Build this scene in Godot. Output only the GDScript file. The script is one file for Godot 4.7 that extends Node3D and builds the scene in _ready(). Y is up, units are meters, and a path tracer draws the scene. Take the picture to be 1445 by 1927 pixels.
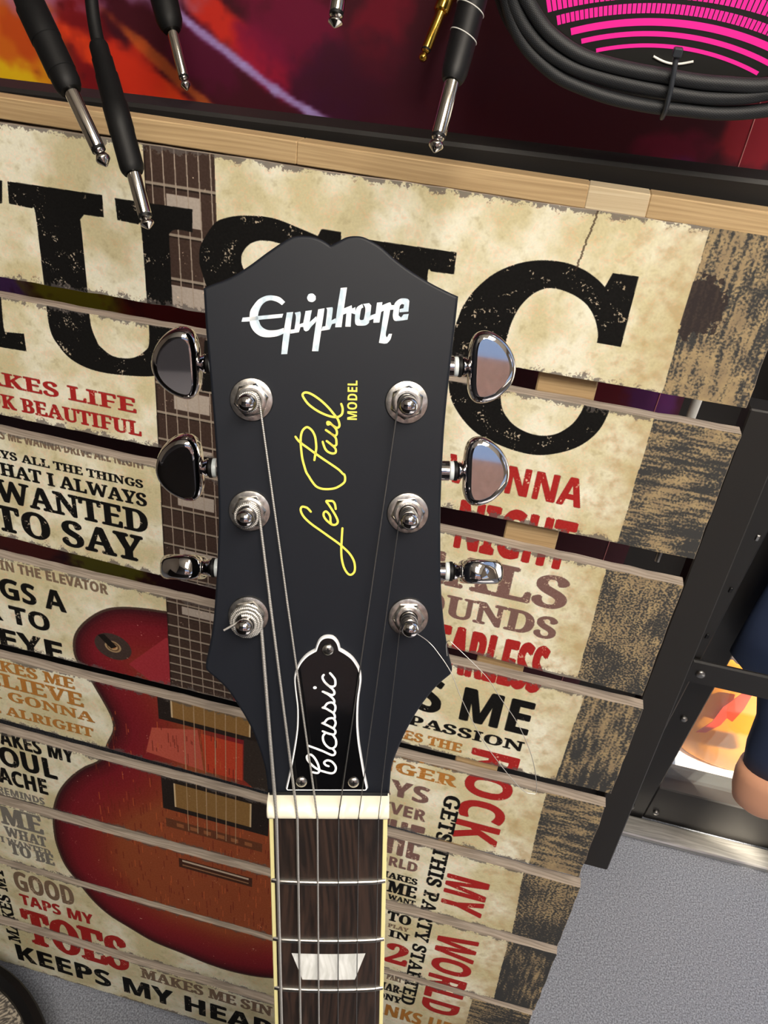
extends Node3D
# A guitar headstock in front of a printed plank sign in a music shop.

const EXPOSURE := 1.32
const SKY := 0.85
const LAMP := 2.1
const SUN := 8.0


const HOUSE_TOP := 6.0
const DRUM_AT := Vector3(-0.536, 0, -0.083)

func panel_light(called: String, label: String, at: Vector3, power: float, hanging: bool):
	var o := thing(called, label, "light", Transform3D(Basis.IDENTITY, at))
	slab("frame", Vector3(0, 0, 0), Vector3(0.64, 0.03, 0.64), mats.white_paint, o)
	slab("diffuser", Vector3(0, -0.012, 0), Vector3(0.58, 0.012, 0.58), mats.lamp_glow, o)
	if hanging:
		for x in [-0.28, 0.28]:
			var st := new_st()
			tube(st, [Vector3(x, 0.01, 0), Vector3(x, 3.0 - at.y, 0)], 0.002, 8)
			obj("wire", st, mats.bolt_metal, o)
	var l := AreaLight3D.new()
	l.name = "lamp"
	l.area_size = Vector2(0.56, 0.56)
	l.light_energy = power
	l.light_color = Color(1.0, 0.965, 0.91)
	l.shadow_enabled = true
	l.area_range = 12.0
	o.add_child(l)
	l.position = Vector3(0, -0.03, 0)
	l.rotation = Vector3(-PI / 2, 0, 0)

func _ready():
	# camera
	var cam := Camera3D.new()
	cam.name = "camera"
	cam.fov = 63.4013
	cam.near = 0.01
	cam.transform = Transform3D(Basis(Vector3(0.96917, 0.05828, -0.23941), Vector3(-0.20455, 0.73201, -0.64986), Vector3(0.13737, 0.67880, 0.72136)), Vector3(0.00000, 1.27000, 0.00000))
	add_child(cam)
	# daylight
	var env := Environment.new()
	var sky := Sky.new()
	var sm := ProceduralSkyMaterial.new()
	sm.sky_top_color = Color(0.58, 0.71, 0.92)
	sm.sky_horizon_color = Color(0.74, 0.83, 0.96)
	sm.ground_horizon_color = Color(0.62, 0.60, 0.58)
	sm.ground_bottom_color = Color(0.45, 0.43, 0.41)
	sm.sun_angle_max = 0.0
	sm.energy_multiplier = SKY
	sky.sky_material = sm
	env.background_mode = Environment.BG_SKY
	env.sky = sky
	env.tonemap_mode = Environment.TONE_MAPPER_LINEAR
	env.tonemap_exposure = EXPOSURE
	env.sdfgi_enabled = true
	env.ssao_enabled = true
	env.ssil_enabled = true
	var we := WorldEnvironment.new()
	we.name = "environment"
	we.environment = env
	add_child(we)
	var sun := DirectionalLight3D.new()
	sun.name = "sun"
	sun.light_energy = SUN
	sun.light_color = Color(1.0, 0.95, 0.86)
	sun.shadow_enabled = true
	sun.light_angular_distance = 0.5
	add_child(sun)
	sun.look_at_from_position(Vector3(2.02, 1.8, 0.9), Vector3.ZERO, Vector3.UP)
	# fonts and materials
	serif = SystemFont.new()
	serif.font_names = PackedStringArray(["Droid Serif"])
	serif.font_weight = 700
	sans = SystemFont.new()
	sans.font_names = PackedStringArray(["Droid Sans"])
	sans.font_weight = 700
	make_materials()
	mat("nickel_bright", c8(206, 200, 192), 0.12, 1.0)
	var gl := mat("glass", Color(0.9, 0.95, 0.95, 0.06), 0.02)
	gl.transparency = BaseMaterial3D.TRANSPARENCY_ALPHA
	var lg := mat("lamp_glow", Color.WHITE, 0.6)
	lg.emission_enabled = true
	lg.emission = Color(1.0, 0.9, 0.78)
	lg.emission_energy_multiplier = 2.0
	mat("navy_cloth", c8(38, 52, 82), 0.75)
	mat("orange_pale", c8(240, 176, 140), 0.6)
	mat("orange_bag", c8(255, 168, 50), 0.45)
	mats.orange_bag.backlight_enabled = true
	mats.orange_bag.backlight = Color(0.5, 0.25, 0.06)
	mat("grey_film", c8(176, 166, 166), 0.4)
	mat("red_print", c8(196, 62, 32), 0.5)
	grained("mottle", 41, c8(70, 66, 62), c8(176, 166, 150), 3.0, 3.0, Vector3(10, 10, 10), 0.7, 2.6)
	mat("drum_brown", c8(84, 54, 38), 0.6)
	grained("threshold", 42, c8(170, 168, 164), c8(214, 212, 208), 0.6, 3.0, Vector3(4, 20, 12), 0.34, 1.0).metallic = 0.85
	# the place, largest things first
	build_room()
	build_poster()
	build_sign(Transform3D(Basis(Vector3(1.00000, -0.00000, 0.00000), Vector3(-0.00000, 0.98503, -0.17239), Vector3(0.00000, 0.17239, 0.98503)), Vector3(0.00000, 0.03329, -0.29116)))
	build_guitar(Transform3D(Basis(Vector3(0.96816, 0.02541, -0.24903), Vector3(-0.09008, 0.96355, -0.25192), Vector3(0.23355, 0.26633, 0.93516)), Vector3(0.03088, 0.24766, 0.05341)))
	build_stand(Vector3(0.03088, 0.24766, 0.05341), Vector3(-0.09008, 0.96355, -0.25192))
	build_coil()
	build_cables()
	build_extras()


var names := {}
var mats := {}
var serif: SystemFont
var sans: SystemFont

# ------------------------------------------------------------------ naming
func numbered(n: String) -> String:
	if not names.has(n):
		names[n] = 0
		return n
	names[n] += 1
	return "%s_%03d" % [n, names[n]]

func tag(o: Node, label: String, category: String, group := "", kind := "") -> Node:
	if label != "": o.set_meta("label", label)
	if category != "": o.set_meta("category", category)
	if group != "": o.set_meta("group", group)
	if kind != "": o.set_meta("kind", kind)
	return o

func thing(n: String, label: String, category: String, xf := Transform3D.IDENTITY, group := "") -> Node3D:
	var o := Node3D.new()
	o.name = numbered(n)
	add_child(o)
	o.transform = xf
	tag(o, label, category, group)
	return o

func struct_node(n: String) -> Node3D:
	var o := Node3D.new()
	o.name = n
	add_child(o)
	o.set_meta("kind", "structure")
	return o

func obj(n: String, st: SurfaceTool, m: Material, parent: Node = null, xf := Transform3D.IDENTITY) -> MeshInstance3D:
	st.generate_normals()
	var o := MeshInstance3D.new()
	o.mesh = st.commit()
	o.material_override = m
	if parent == null:
		o.name = numbered(n)
		add_child(o)
	else:
		o.name = n
		parent.add_child(o, true)
	o.transform = xf
	return o

# ------------------------------------------------------------------ shapes
func new_st() -> SurfaceTool:
	var st := SurfaceTool.new()
	st.begin(Mesh.PRIMITIVE_TRIANGLES)
	return st

func tri(st: SurfaceTool, a: Vector3, b: Vector3, c: Vector3):
	st.add_vertex(a); st.add_vertex(b); st.add_vertex(c)

func quad(st: SurfaceTool, a: Vector3, b: Vector3, c: Vector3, d: Vector3):
	tri(st, a, b, c); tri(st, a, c, d)

func flat2(a: Array) -> PackedVector2Array:
	var r := PackedVector2Array()
	for i in range(0, a.size(), 2):
		r.append(Vector2(a[i], a[i + 1]))
	return r

func area2(p: PackedVector2Array) -> float:
	var s := 0.0
	for i in p.size():
		var q := p[(i + 1) % p.size()]
		s += p[i].x * q.y - q.x * p[i].y
	return s * 0.5

func ccw(p: PackedVector2Array) -> PackedVector2Array:
	var q := p.duplicate()
	if area2(q) < 0.0: q.reverse()
	return q

func inset(p: PackedVector2Array, d: float) -> PackedVector2Array:
	var r := PackedVector2Array()
	var n := p.size()
	for i in n:
		var e0 := (p[i] - p[(i + n - 1) % n]).normalized()
		var e1 := (p[(i + 1) % n] - p[i]).normalized()
		var n0 := Vector2(-e0.y, e0.x)
		var n1 := Vector2(-e1.y, e1.x)
		var m := (n0 + n1)
		var l := m.length_squared()
		if l < 0.3: m = n0
		else: m = m * (2.0 / l)
		r.append(p[i] + m * d)
	return r

# rounds the gentle bends of an outline and keeps its sharp corners
func soft(p: PackedVector2Array, n := 4, lim := 38.0) -> PackedVector2Array:
	var r := PackedVector2Array()
	var m := p.size()
	var corner := []
	for i in m:
		var a := p[i] - p[(i + m - 1) % m]
		var b := p[(i + 1) % m] - p[i]
		corner.append(absf(rad_to_deg(a.angle_to(b))) > lim)
	for i in m:
		var j := (i + 1) % m
		var a := p[i] if corner[i] else p[(i + m - 1) % m]
		var d := p[j] if corner[j] else p[(j + 1) % m]
		for k in n:
			r.append(p[i].cubic_interpolate(p[j], a, d, float(k) / n))
	return r

func cap(st: SurfaceTool, p: PackedVector2Array, z: float, up: bool, xf: Transform3D):
	var idx := Geometry2D.triangulate_polygon(p)
	st.set_smooth_group(-1)
	for i in range(0, idx.size(), 3):
		var a := p[idx[i]]
		var b := p[idx[i + 1]]
		var c := p[idx[i + 2]]
		var cw := (b - a).cross(c - a) < 0.0
		if cw != up:
			var t := b
			b = c
			c = t
		tri(st, xf * Vector3(a.x, a.y, z), xf * Vector3(b.x, b.y, z), xf * Vector3(c.x, c.y, z))

# outline pushed along z through rings [inset, z]
func extrude(st: SurfaceTool, outline: PackedVector2Array, rings: Array, xf := Transform3D.IDENTITY, smooth := true, caps := true):
	var p := ccw(outline)
	var n := p.size()
	var prev := PackedVector2Array()
	for k in rings.size():
		var q := inset(p, rings[k][0])
		if k > 0:
			st.set_smooth_group(7 if smooth else -1)
			for i in n:
				var j := (i + 1) % n
				quad(st, xf * Vector3(prev[i].x, prev[i].y, rings[k - 1][1]), xf * Vector3(q[i].x, q[i].y, rings[k][1]), xf * Vector3(q[j].x, q[j].y, rings[k][1]), xf * Vector3(prev[j].x, prev[j].y, rings[k - 1][1]))
		prev = q
	if caps:
		cap(st, inset(p, rings[0][0]), rings[0][1], false, xf)
		cap(st, prev, rings[rings.size() - 1][1], true, xf)

func bevel_box(st: SurfaceTool, c: Vector3, s: Vector3, b := 0.002, xf := Transform3D.IDENTITY):
	var h := s * 0.5
	var o := PackedVector2Array([Vector2(-h.x + b, -h.y), Vector2(h.x - b, -h.y), Vector2(h.x, -h.y + b), Vector2(h.x, h.y - b), Vector2(h.x - b, h.y), Vector2(-h.x + b, h.y), Vector2(-h.x, h.y - b), Vector2(-h.x, -h.y + b)])
	extrude(st, o, [[b * 0.999, -h.z], [0.0, -h.z + b], [0.0, h.z - b], [b * 0.999, h.z]], xf * Transform3D(Basis.IDENTITY, c), false)

func lathe(st: SurfaceTool, prof: Array, xf := Transform3D.IDENTITY, seg := 24):
	var sg := 1
	for k in range(1, prof.size()):
		if k > 1:
			var d0 = (prof[k - 1] - prof[k - 2]).normalized()
			var d1 = (prof[k] - prof[k - 1]).normalized()
			if d0.dot(d1) < 0.75: sg += 1
		st.set_smooth_group(sg)
		for j in seg:
			var a0 := TAU * j / seg
			var a1 := TAU * (j + 1) / seg
			var p0 = prof[k - 1]
			var p1 = prof[k]
			var q00 := xf * Vector3(p0.x * cos(a0), p0.y, p0.x * sin(a0))
			var q01 := xf * Vector3(p0.x * cos(a1), p0.y, p0.x * sin(a1))
			var q10 := xf * Vector3(p1.x * cos(a0), p1.y, p1.x * sin(a0))
			var q11 := xf * Vector3(p1.x * cos(a1), p1.y, p1.x * sin(a1))
			if p0.x < 1e-6: tri(st, q00, q11, q10)
			elif p1.x < 1e-6: tri(st, q01, q11, q00)
			else: quad(st, q01, q11, q10, q00)

func smooth_path(p: Array, n := 6) -> Array:
	var r := []
	for i in p.size() - 1:
		var a = p[max(i - 1, 0)]
		var b = p[i]
		var c = p[i + 1]
		var d = p[min(i + 2, p.size() - 1)]
		for k in n:
			r.append(b.cubic_interpolate(c, a, d, float(k) / n))
	r.append(p[p.size() - 1])
	return r

# tube along a path, radius a number or an Array of radii, with uv: u along (metres), v round
func tube(st: SurfaceTool, p: Array, rad, seg := 10, closed := false):
	var n := p.size()
	var T := (p[1] - p[0] as Vector3).normalized()
	var N := T.cross(Vector3(0.31, 0.87, 0.41)).normalized()
	var rings := []
	var lens := [0.0]
	for i in n:
		var t: Vector3
		if i == 0: t = p[1] - p[0]
		elif i == n - 1: t = p[n - 1] - p[n - 2]
		else: t = p[i + 1] - p[i - 1]
		t = t.normalized()
		N = (N - t * N.dot(t)).normalized()
		var B := N.cross(t)
		var r: float = rad[i] if rad is Array else rad
		var ring := []
		for j in seg + 1:
			var a := TAU * j / seg
			ring.append(p[i] + (N * cos(a) + B * sin(a)) * r)
		rings.append(ring)
		if i > 0: lens.append(lens[i - 1] + (p[i] - p[i - 1]).length())
	st.set_smooth_group(3)
	for i in n - 1:
		for j in seg:
			var u0 = lens[i]
			var u1 = lens[i + 1]
			var v0 := float(j) / seg
			var v1 := float(j + 1) / seg
			var q := [[rings[i][j + 1], u0, v1], [rings[i + 1][j + 1], u1, v1], [rings[i + 1][j], u1, v0], [rings[i][j], u0, v0]]
			for k in [0, 1, 2, 0, 2, 3]:
				st.set_uv(Vector2(q[k][1], q[k][2]))
				st.add_vertex(q[k][0])
	if not closed:
		st.set_smooth_group(-1)
		for j in seg:
			st.set_uv(Vector2.ZERO)
			tri(st, p[0], rings[0][j + 1], rings[0][j])
			tri(st, p[n - 1], rings[n - 1][j], rings[n - 1][j + 1])

# flat brush stroke with rounded ends, lying in xy with a little height
func stroke(st: SurfaceTool, pts: PackedVector2Array, wid: float, z0: float, z1: float, xf: Transform3D):
	var src := []
	for q in pts: src.append(q)
	var p := smooth_path(src, 5)
	var n := p.size()
	st.set_smooth_group(-1)
	var L := []
	var R := []
	for i in n:
		var t: Vector2
		if i == 0: t = p[1] - p[0]
		elif i == n - 1: t = p[n - 1] - p[n - 2]
		else: t = p[i + 1] - p[i - 1]
		t = t.normalized()
		var nn := Vector2(-t.y, t.x) * wid * 0.5
		L.append(p[i] + nn)
		R.append(p[i] - nn)
	for i in n - 1:
		quad(st, xf * Vector3(L[i].x, L[i].y, z1), xf * Vector3(L[i + 1].x, L[i + 1].y, z1), xf * Vector3(R[i + 1].x, R[i + 1].y, z1), xf * Vector3(R[i].x, R[i].y, z1))
		quad(st, xf * Vector3(L[i + 1].x, L[i + 1].y, z1), xf * Vector3(L[i].x, L[i].y, z1), xf * Vector3(L[i].x, L[i].y, z0), xf * Vector3(L[i + 1].x, L[i + 1].y, z0))
		quad(st, xf * Vector3(R[i].x, R[i].y, z1), xf * Vector3(R[i + 1].x, R[i + 1].y, z1), xf * Vector3(R[i + 1].x, R[i + 1].y, z0), xf * Vector3(R[i].x, R[i].y, z0))
	for e in [0, n - 1]:
		var c = p[e]
		for k in 10:
			var a0 := TAU * k / 10
			var a1 := TAU * (k + 1) / 10
			tri(st, xf * Vector3(c.x, c.y, z1), xf * Vector3(c.x + cos(a1) * wid * 0.5, c.y + sin(a1) * wid * 0.5, z1), xf * Vector3(c.x + cos(a0) * wid * 0.5, c.y + sin(a0) * wid * 0.5, z1))

# ------------------------------------------------------------------ materials
func c8(r: float, g: float, b: float) -> Color:
	return Color(r / 255.0, g / 255.0, b / 255.0)

func mat(n: String, col: Color, rough := 0.6, metal := 0.0) -> StandardMaterial3D:
	if mats.has(n): return mats[n]
	var m := StandardMaterial3D.new()
	m.albedo_color = col
	m.roughness = rough
	m.metallic = metal
	mats[n] = m
	return m

func noise(sd: int, fr: float, oct := 4) -> FastNoiseLite:
	var f := FastNoiseLite.new()
	f.seed = sd
	f.frequency = fr
	f.noise_type = FastNoiseLite.TYPE_SIMPLEX_SMOOTH
	f.fractal_octaves = oct
	return f

# two-colour grain picture, stretched along one axis by sx : sy
func grain_tex(sd: int, a: Color, b: Color, sx: float, sy: float, size := 256, contrast := 1.5) -> ImageTexture:
	var f := noise(sd, 1.0, 5)
	var img := Image.create(size, size, true, Image.FORMAT_RGB8)
	for y in size:
		for x in size:
			var u := TAU * x / size
			var v := TAU * y / size
			var t := f.get_noise_3d(cos(u) * sx + 7.0 * sin(v) * 0.0 + cos(v) * sy, sin(u) * sx + sin(v) * sy, cos(u + 1.3) * sx * 0.7 - sin(v + 0.4) * sy * 0.7)
			img.set_pixel(x, y, a.lerp(b, clampf(t * contrast + 0.5, 0.0, 1.0)))
	img.generate_mipmaps()
	return ImageTexture.create_from_image(img)

func speckle_tex(sd: int, fr: float, a: Color, b: Color, contrast := 1.5, oct := 3) -> ImageTexture:
	var src := noise(sd, fr, oct).get_seamless_image(256, 256)
	src.convert(Image.FORMAT_L8)
	var img := Image.create(256, 256, true, Image.FORMAT_RGB8)
	for y in 256:
		for x in 256:
			img.set_pixel(x, y, a.lerp(b, clampf((src.get_pixel(x, y).r - 0.5) * contrast + 0.5, 0.0, 1.0)))
	img.generate_mipmaps()
	return ImageTexture.create_from_image(img)

func grained(n: String, sd: int, a: Color, b: Color, sx: float, sy: float, scale: Vector3, rough := 0.6, contrast := 1.5) -> StandardMaterial3D:
	if mats.has(n): return mats[n]
	var m := mat(n, Color.WHITE, rough)
	m.albedo_texture = grain_tex(sd, a, b, sx, sy, 256, contrast)
	m.uv1_triplanar = true
	m.uv1_scale = scale
	return m

func make_materials():
	mat("satin_black", c8(21, 24, 31), 0.46).metallic_specular = 0.32
	mat("gloss_black", c8(8, 8, 10), 0.08)
	mat("white_plastic", c8(238, 240, 244), 0.35)
	mat("gold_print", c8(228, 214, 84), 0.5)
	mat("nut_white", c8(226, 222, 203), 0.42)
	mat("binding", c8(228, 220, 160), 0.4)
	mat("chrome", c8(206, 201, 200), 0.035, 1.0)
	var nick := mat("nickel", Color.WHITE, 0.26, 1.0)
	nick.albedo_texture = speckle_tex(11, 0.02, c8(158, 154, 148), c8(214, 210, 204), 1.6)
	nick.uv1_triplanar = true
	nick.uv1_scale = Vector3.ONE * 70.0
	mat("steel_string", c8(214, 211, 206), 0.4, 0.9)
	var wi := Image.create(4, 8, true, Image.FORMAT_RGB8)
	for y in 8:
		for x in 4: wi.set_pixel(x, y, c8(246, 244, 240) if x < 2 else c8(150, 147, 143))
	wi.generate_mipmaps()
	var wound := mat("wound_string", Color.WHITE, 0.48, 0.85)
	wound.albedo_texture = ImageTexture.create_from_image(wi)
	wound.uv1_scale = Vector3(1700.0, 1.0, 1.0)
	mat("steel_plain", c8(118, 117, 116), 0.42, 0.95)
	mat("fret_metal", c8(168, 165, 160), 0.3, 1.0)
	mat("gold_metal", c8(222, 176, 76), 0.18, 1.0)
	mat("rubber", c8(11, 11, 12), 0.55).metallic_specular = 0.35
	mat("soft_plastic", c8(12, 12, 14), 0.5).metallic_specular = 0.4
	mat("clear_washer", c8(198, 206, 208), 0.3)
	mat("black_metal", c8(27, 25, 24), 0.55)
	mat("bolt_metal", c8(150, 148, 145), 0.35, 1.0)
	mat("black_wall", c8(30, 27, 26), 0.75)
	mat("dark_wall", c8(70, 70, 76), 0.85)
	mat("plaster", c8(150, 142, 132), 0.9)
	mat("white_paint", c8(236, 234, 228), 0.8)
	mat("card_black", c8(20, 20, 18), 0.55)
	mat("hem_thread", c8(206, 130, 130), 0.8)
	mat("magenta", c8(255, 40, 170), 0.5)
	mat("cyan_grey", c8(205, 205, 200), 0.6)
	mat("zip_tie", c8(46, 50, 56), 0.4)
	grained("rosewood", 21, c8(26, 19, 17), c8(56, 40, 33), 5.5, 0.9, Vector3(13, 6, 13), 0.5, 1.5)
	grained("mahogany", 22, c8(84, 40, 24), c8(120, 62, 36), 0.4, 3.0, Vector3(8, 4, 8), 0.35)
	grained("raw_wood", 23, c8(170, 142, 102), c8(198, 170, 128), 0.5, 3.0, Vector3(4, 26, 26), 0.75, 1.0)
	grained("raw_wood_pale", 24, c8(196, 176, 142), c8(214, 198, 166), 0.5, 3.0, Vector3(4, 26, 26), 0.75, 1.0)
	grained("worn_edge", 25, c8(140, 128, 116), c8(186, 172, 158), 0.8, 2.6, Vector3(4, 22, 22), 0.85, 1.3)
	grained("brown_brick", 26, c8(150, 108, 94), c8(190, 142, 126), 2.0, 2.0, Vector3(1.5, 1.5, 1.5), 0.9)
	grained("paving", 27, c8(150, 146, 140), c8(186, 182, 176), 2.5, 2.5, Vector3(3, 3, 3), 0.9)
	var carpet := mat("carpet", Color.WHITE, 0.95)
	carpet.albedo_texture = speckle_tex(28, 0.16, c8(102, 105, 114), c8(166, 171, 183), 1.4, 4)
	carpet.uv1_triplanar = true
	carpet.uv1_scale = Vector3.ONE * 8.0
	var pearl := mat("pearl", Color.WHITE, 0.25)
	pearl.albedo_texture = speckle_tex(31, 0.012, c8(176, 194, 208), c8(252, 253, 254), 2.2)
	pearl.uv1_triplanar = true
	pearl.uv1_scale = Vector3.ONE * 45.0
	var pearl2 := mat("pearl_inlay", Color.WHITE, 0.3)
	pearl2.albedo_texture = grain_tex(32, c8(206, 208, 206), c8(236, 238, 238), 2.0, 0.4, 128, 1.2)
	pearl2.uv1_triplanar = true
	pearl2.uv1_scale = Vector3.ONE * 30.0
	# braided cable jacket: a woven tile that runs along the tube
	var bi := Image.create(32, 32, true, Image.FORMAT_RGB8)
	for y in 32:
		for x in 32:
			var d := (x + y) % 16
			var e := (x - y + 64) % 16
			var hi := (d < 7) if ((x / 8 + y / 8) % 2 == 0) else (e < 7)
			bi.set_pixel(x, y, c8(42, 46, 52) if hi else c8(7, 7, 8))
	bi.generate_mipmaps()
	var br := mat("braid", Color.WHITE, 0.6)
	br.albedo_texture = ImageTexture.create_from_image(bi)
	br.uv1_scale = Vector3(320.0, 9.0, 1.0)

# ------------------------------------------------------------------ the print on the sign
const S0 := -620.0     # left end of the printed sheet, mm in the sign's own plane
const SW := 780.0

func fill_poly(img: Image, p: PackedVector2Array, col: Color):
	var lo := 1e9
	var hi := -1e9
	for q in p:
		lo = minf(lo, q.y)
		hi = maxf(hi, q.y)
	var n := p.size()
	var w := img.get_width()
	for y in range(maxi(0, int(lo)), mini(img.get_height() - 1, int(hi)) + 1):
		var yc := y + 0.5
		var xs := []
		for i in n:
			var a := p[i]
			var b := p[(i + 1) % n]
			if (a.y <= yc) != (b.y <= yc):
				xs.append(a.x + (yc - a.y) / (b.y - a.y) * (b.x - a.x))
		xs.sort()
		for k in range(0, xs.size() - 1, 2):
			var x0 := maxi(0, int(round(xs[k])))
			var x1 := mini(w, int(round(xs[k + 1])))
			if x1 > x0: img.fill_rect(Rect2i(x0, y, x1 - x0, 1), col)

var glyphs := {}
func text_tris(s: String, serif_face: bool) -> Array:
	var key := s + ("s" if serif_face else "c")
	if glyphs.has(key): return glyphs[key]
	var tm := TextMesh.new()
	tm.font = serif if serif_face else sans
	tm.font_size = 64
	tm.pixel_size = 0.01
	tm.depth = 0.0
	tm.curve_step = 2.0
	tm.text = s
	var arrs := tm.get_mesh_arrays()
	var vs: PackedVector3Array = arrs[Mesh.ARRAY_VERTEX]
	var idx: PackedInt32Array = arrs[Mesh.ARRAY_INDEX]
	var lo := Vector2(1e9, 1e9)
	var hi := Vector2(-1e9, -1e9)
	for q in vs:
		lo = lo.min(Vector2(q.x, q.y))
		hi = hi.max(Vector2(q.x, q.y))
	var t := PackedVector2Array()
	if idx.size() > 0:
		for i in idx: t.append(Vector2(vs[i].x, vs[i].y))
	else:
		for q in vs: t.append(Vector2(q.x, q.y))
	glyphs[key] = [t, lo, hi]
	return glyphs[key]

var ink := {}
# fits the text into a box (mm); turn 1 reads downwards, -1 upwards
func draw_text(img: Image, k: float, t0: float, pre: String, fit: String, serif_face: bool, col: Color, s0: float, s1: float, tt: float, tb: float, turn := 0):
	var full := text_tris(pre + fit, serif_face)
	var part := text_tris(fit, serif_face)
	var lo: Vector2 = full[1]
	var hi: Vector2 = full[2]
	var plo: Vector2 = part[1]
	var phi: Vector2 = part[2]
	var t: PackedVector2Array = full[0]
	# heavy letterpress weight: each shape is spread a little to both sides
	var fat := (absf(tb - tt) if turn == 0 else absf(s1 - s0)) * (0.035 if serif_face else 0.022) * k
	for i in range(0, t.size(), 3):
		var poly := PackedVector2Array()
		for j in 3:
			var q := t[i + j]
			var m: Vector2
			if turn == 0:
				m = Vector2(s1 - (hi.x - q.x) / (phi.x - plo.x) * (s1 - s0), tb - (q.y - lo.y) / (hi.y - lo.y) * (tb - tt))
			elif turn == 1:
				m = Vector2(s0 + (q.y - lo.y) / (hi.y - lo.y) * (s1 - s0), tt + (q.x - lo.x) / (hi.x - lo.x) * (tb - tt))
			else:
				m = Vector2(s0 - (q.y - lo.y) / (hi.y - lo.y) * (s0 - s1), tb - (q.x - lo.x) / (hi.x - lo.x) * (tb - tt))
			poly.append(Vector2((m.x - S0) * k, (m.y - t0) * k))
		for e in [Vector2(-fat, 0), Vector2(fat, 0), Vector2(0, -fat * 0.7), Vector2(0, fat * 0.7)]:
			fill_poly(img, Transform2D(0.0, e) * poly, col)

func mm_poly(p: PackedVector2Array, k: float, t0: float) -> PackedVector2Array:
	var r := PackedVector2Array()
	for q in p: r.append(Vector2((q.x - S0) * k, (q.y - t0) * k))
	return r

func rect_poly(a: float, b: float, c: float, d: float) -> PackedVector2Array:
	return PackedVector2Array([Vector2(a, b), Vector2(c, b), Vector2(c, d), Vector2(a, d)])

func p8(r: float, g: float, b: float) -> Color:
	return Color(r / 255.0, g / 255.0, b / 255.0, 0.975)

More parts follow.
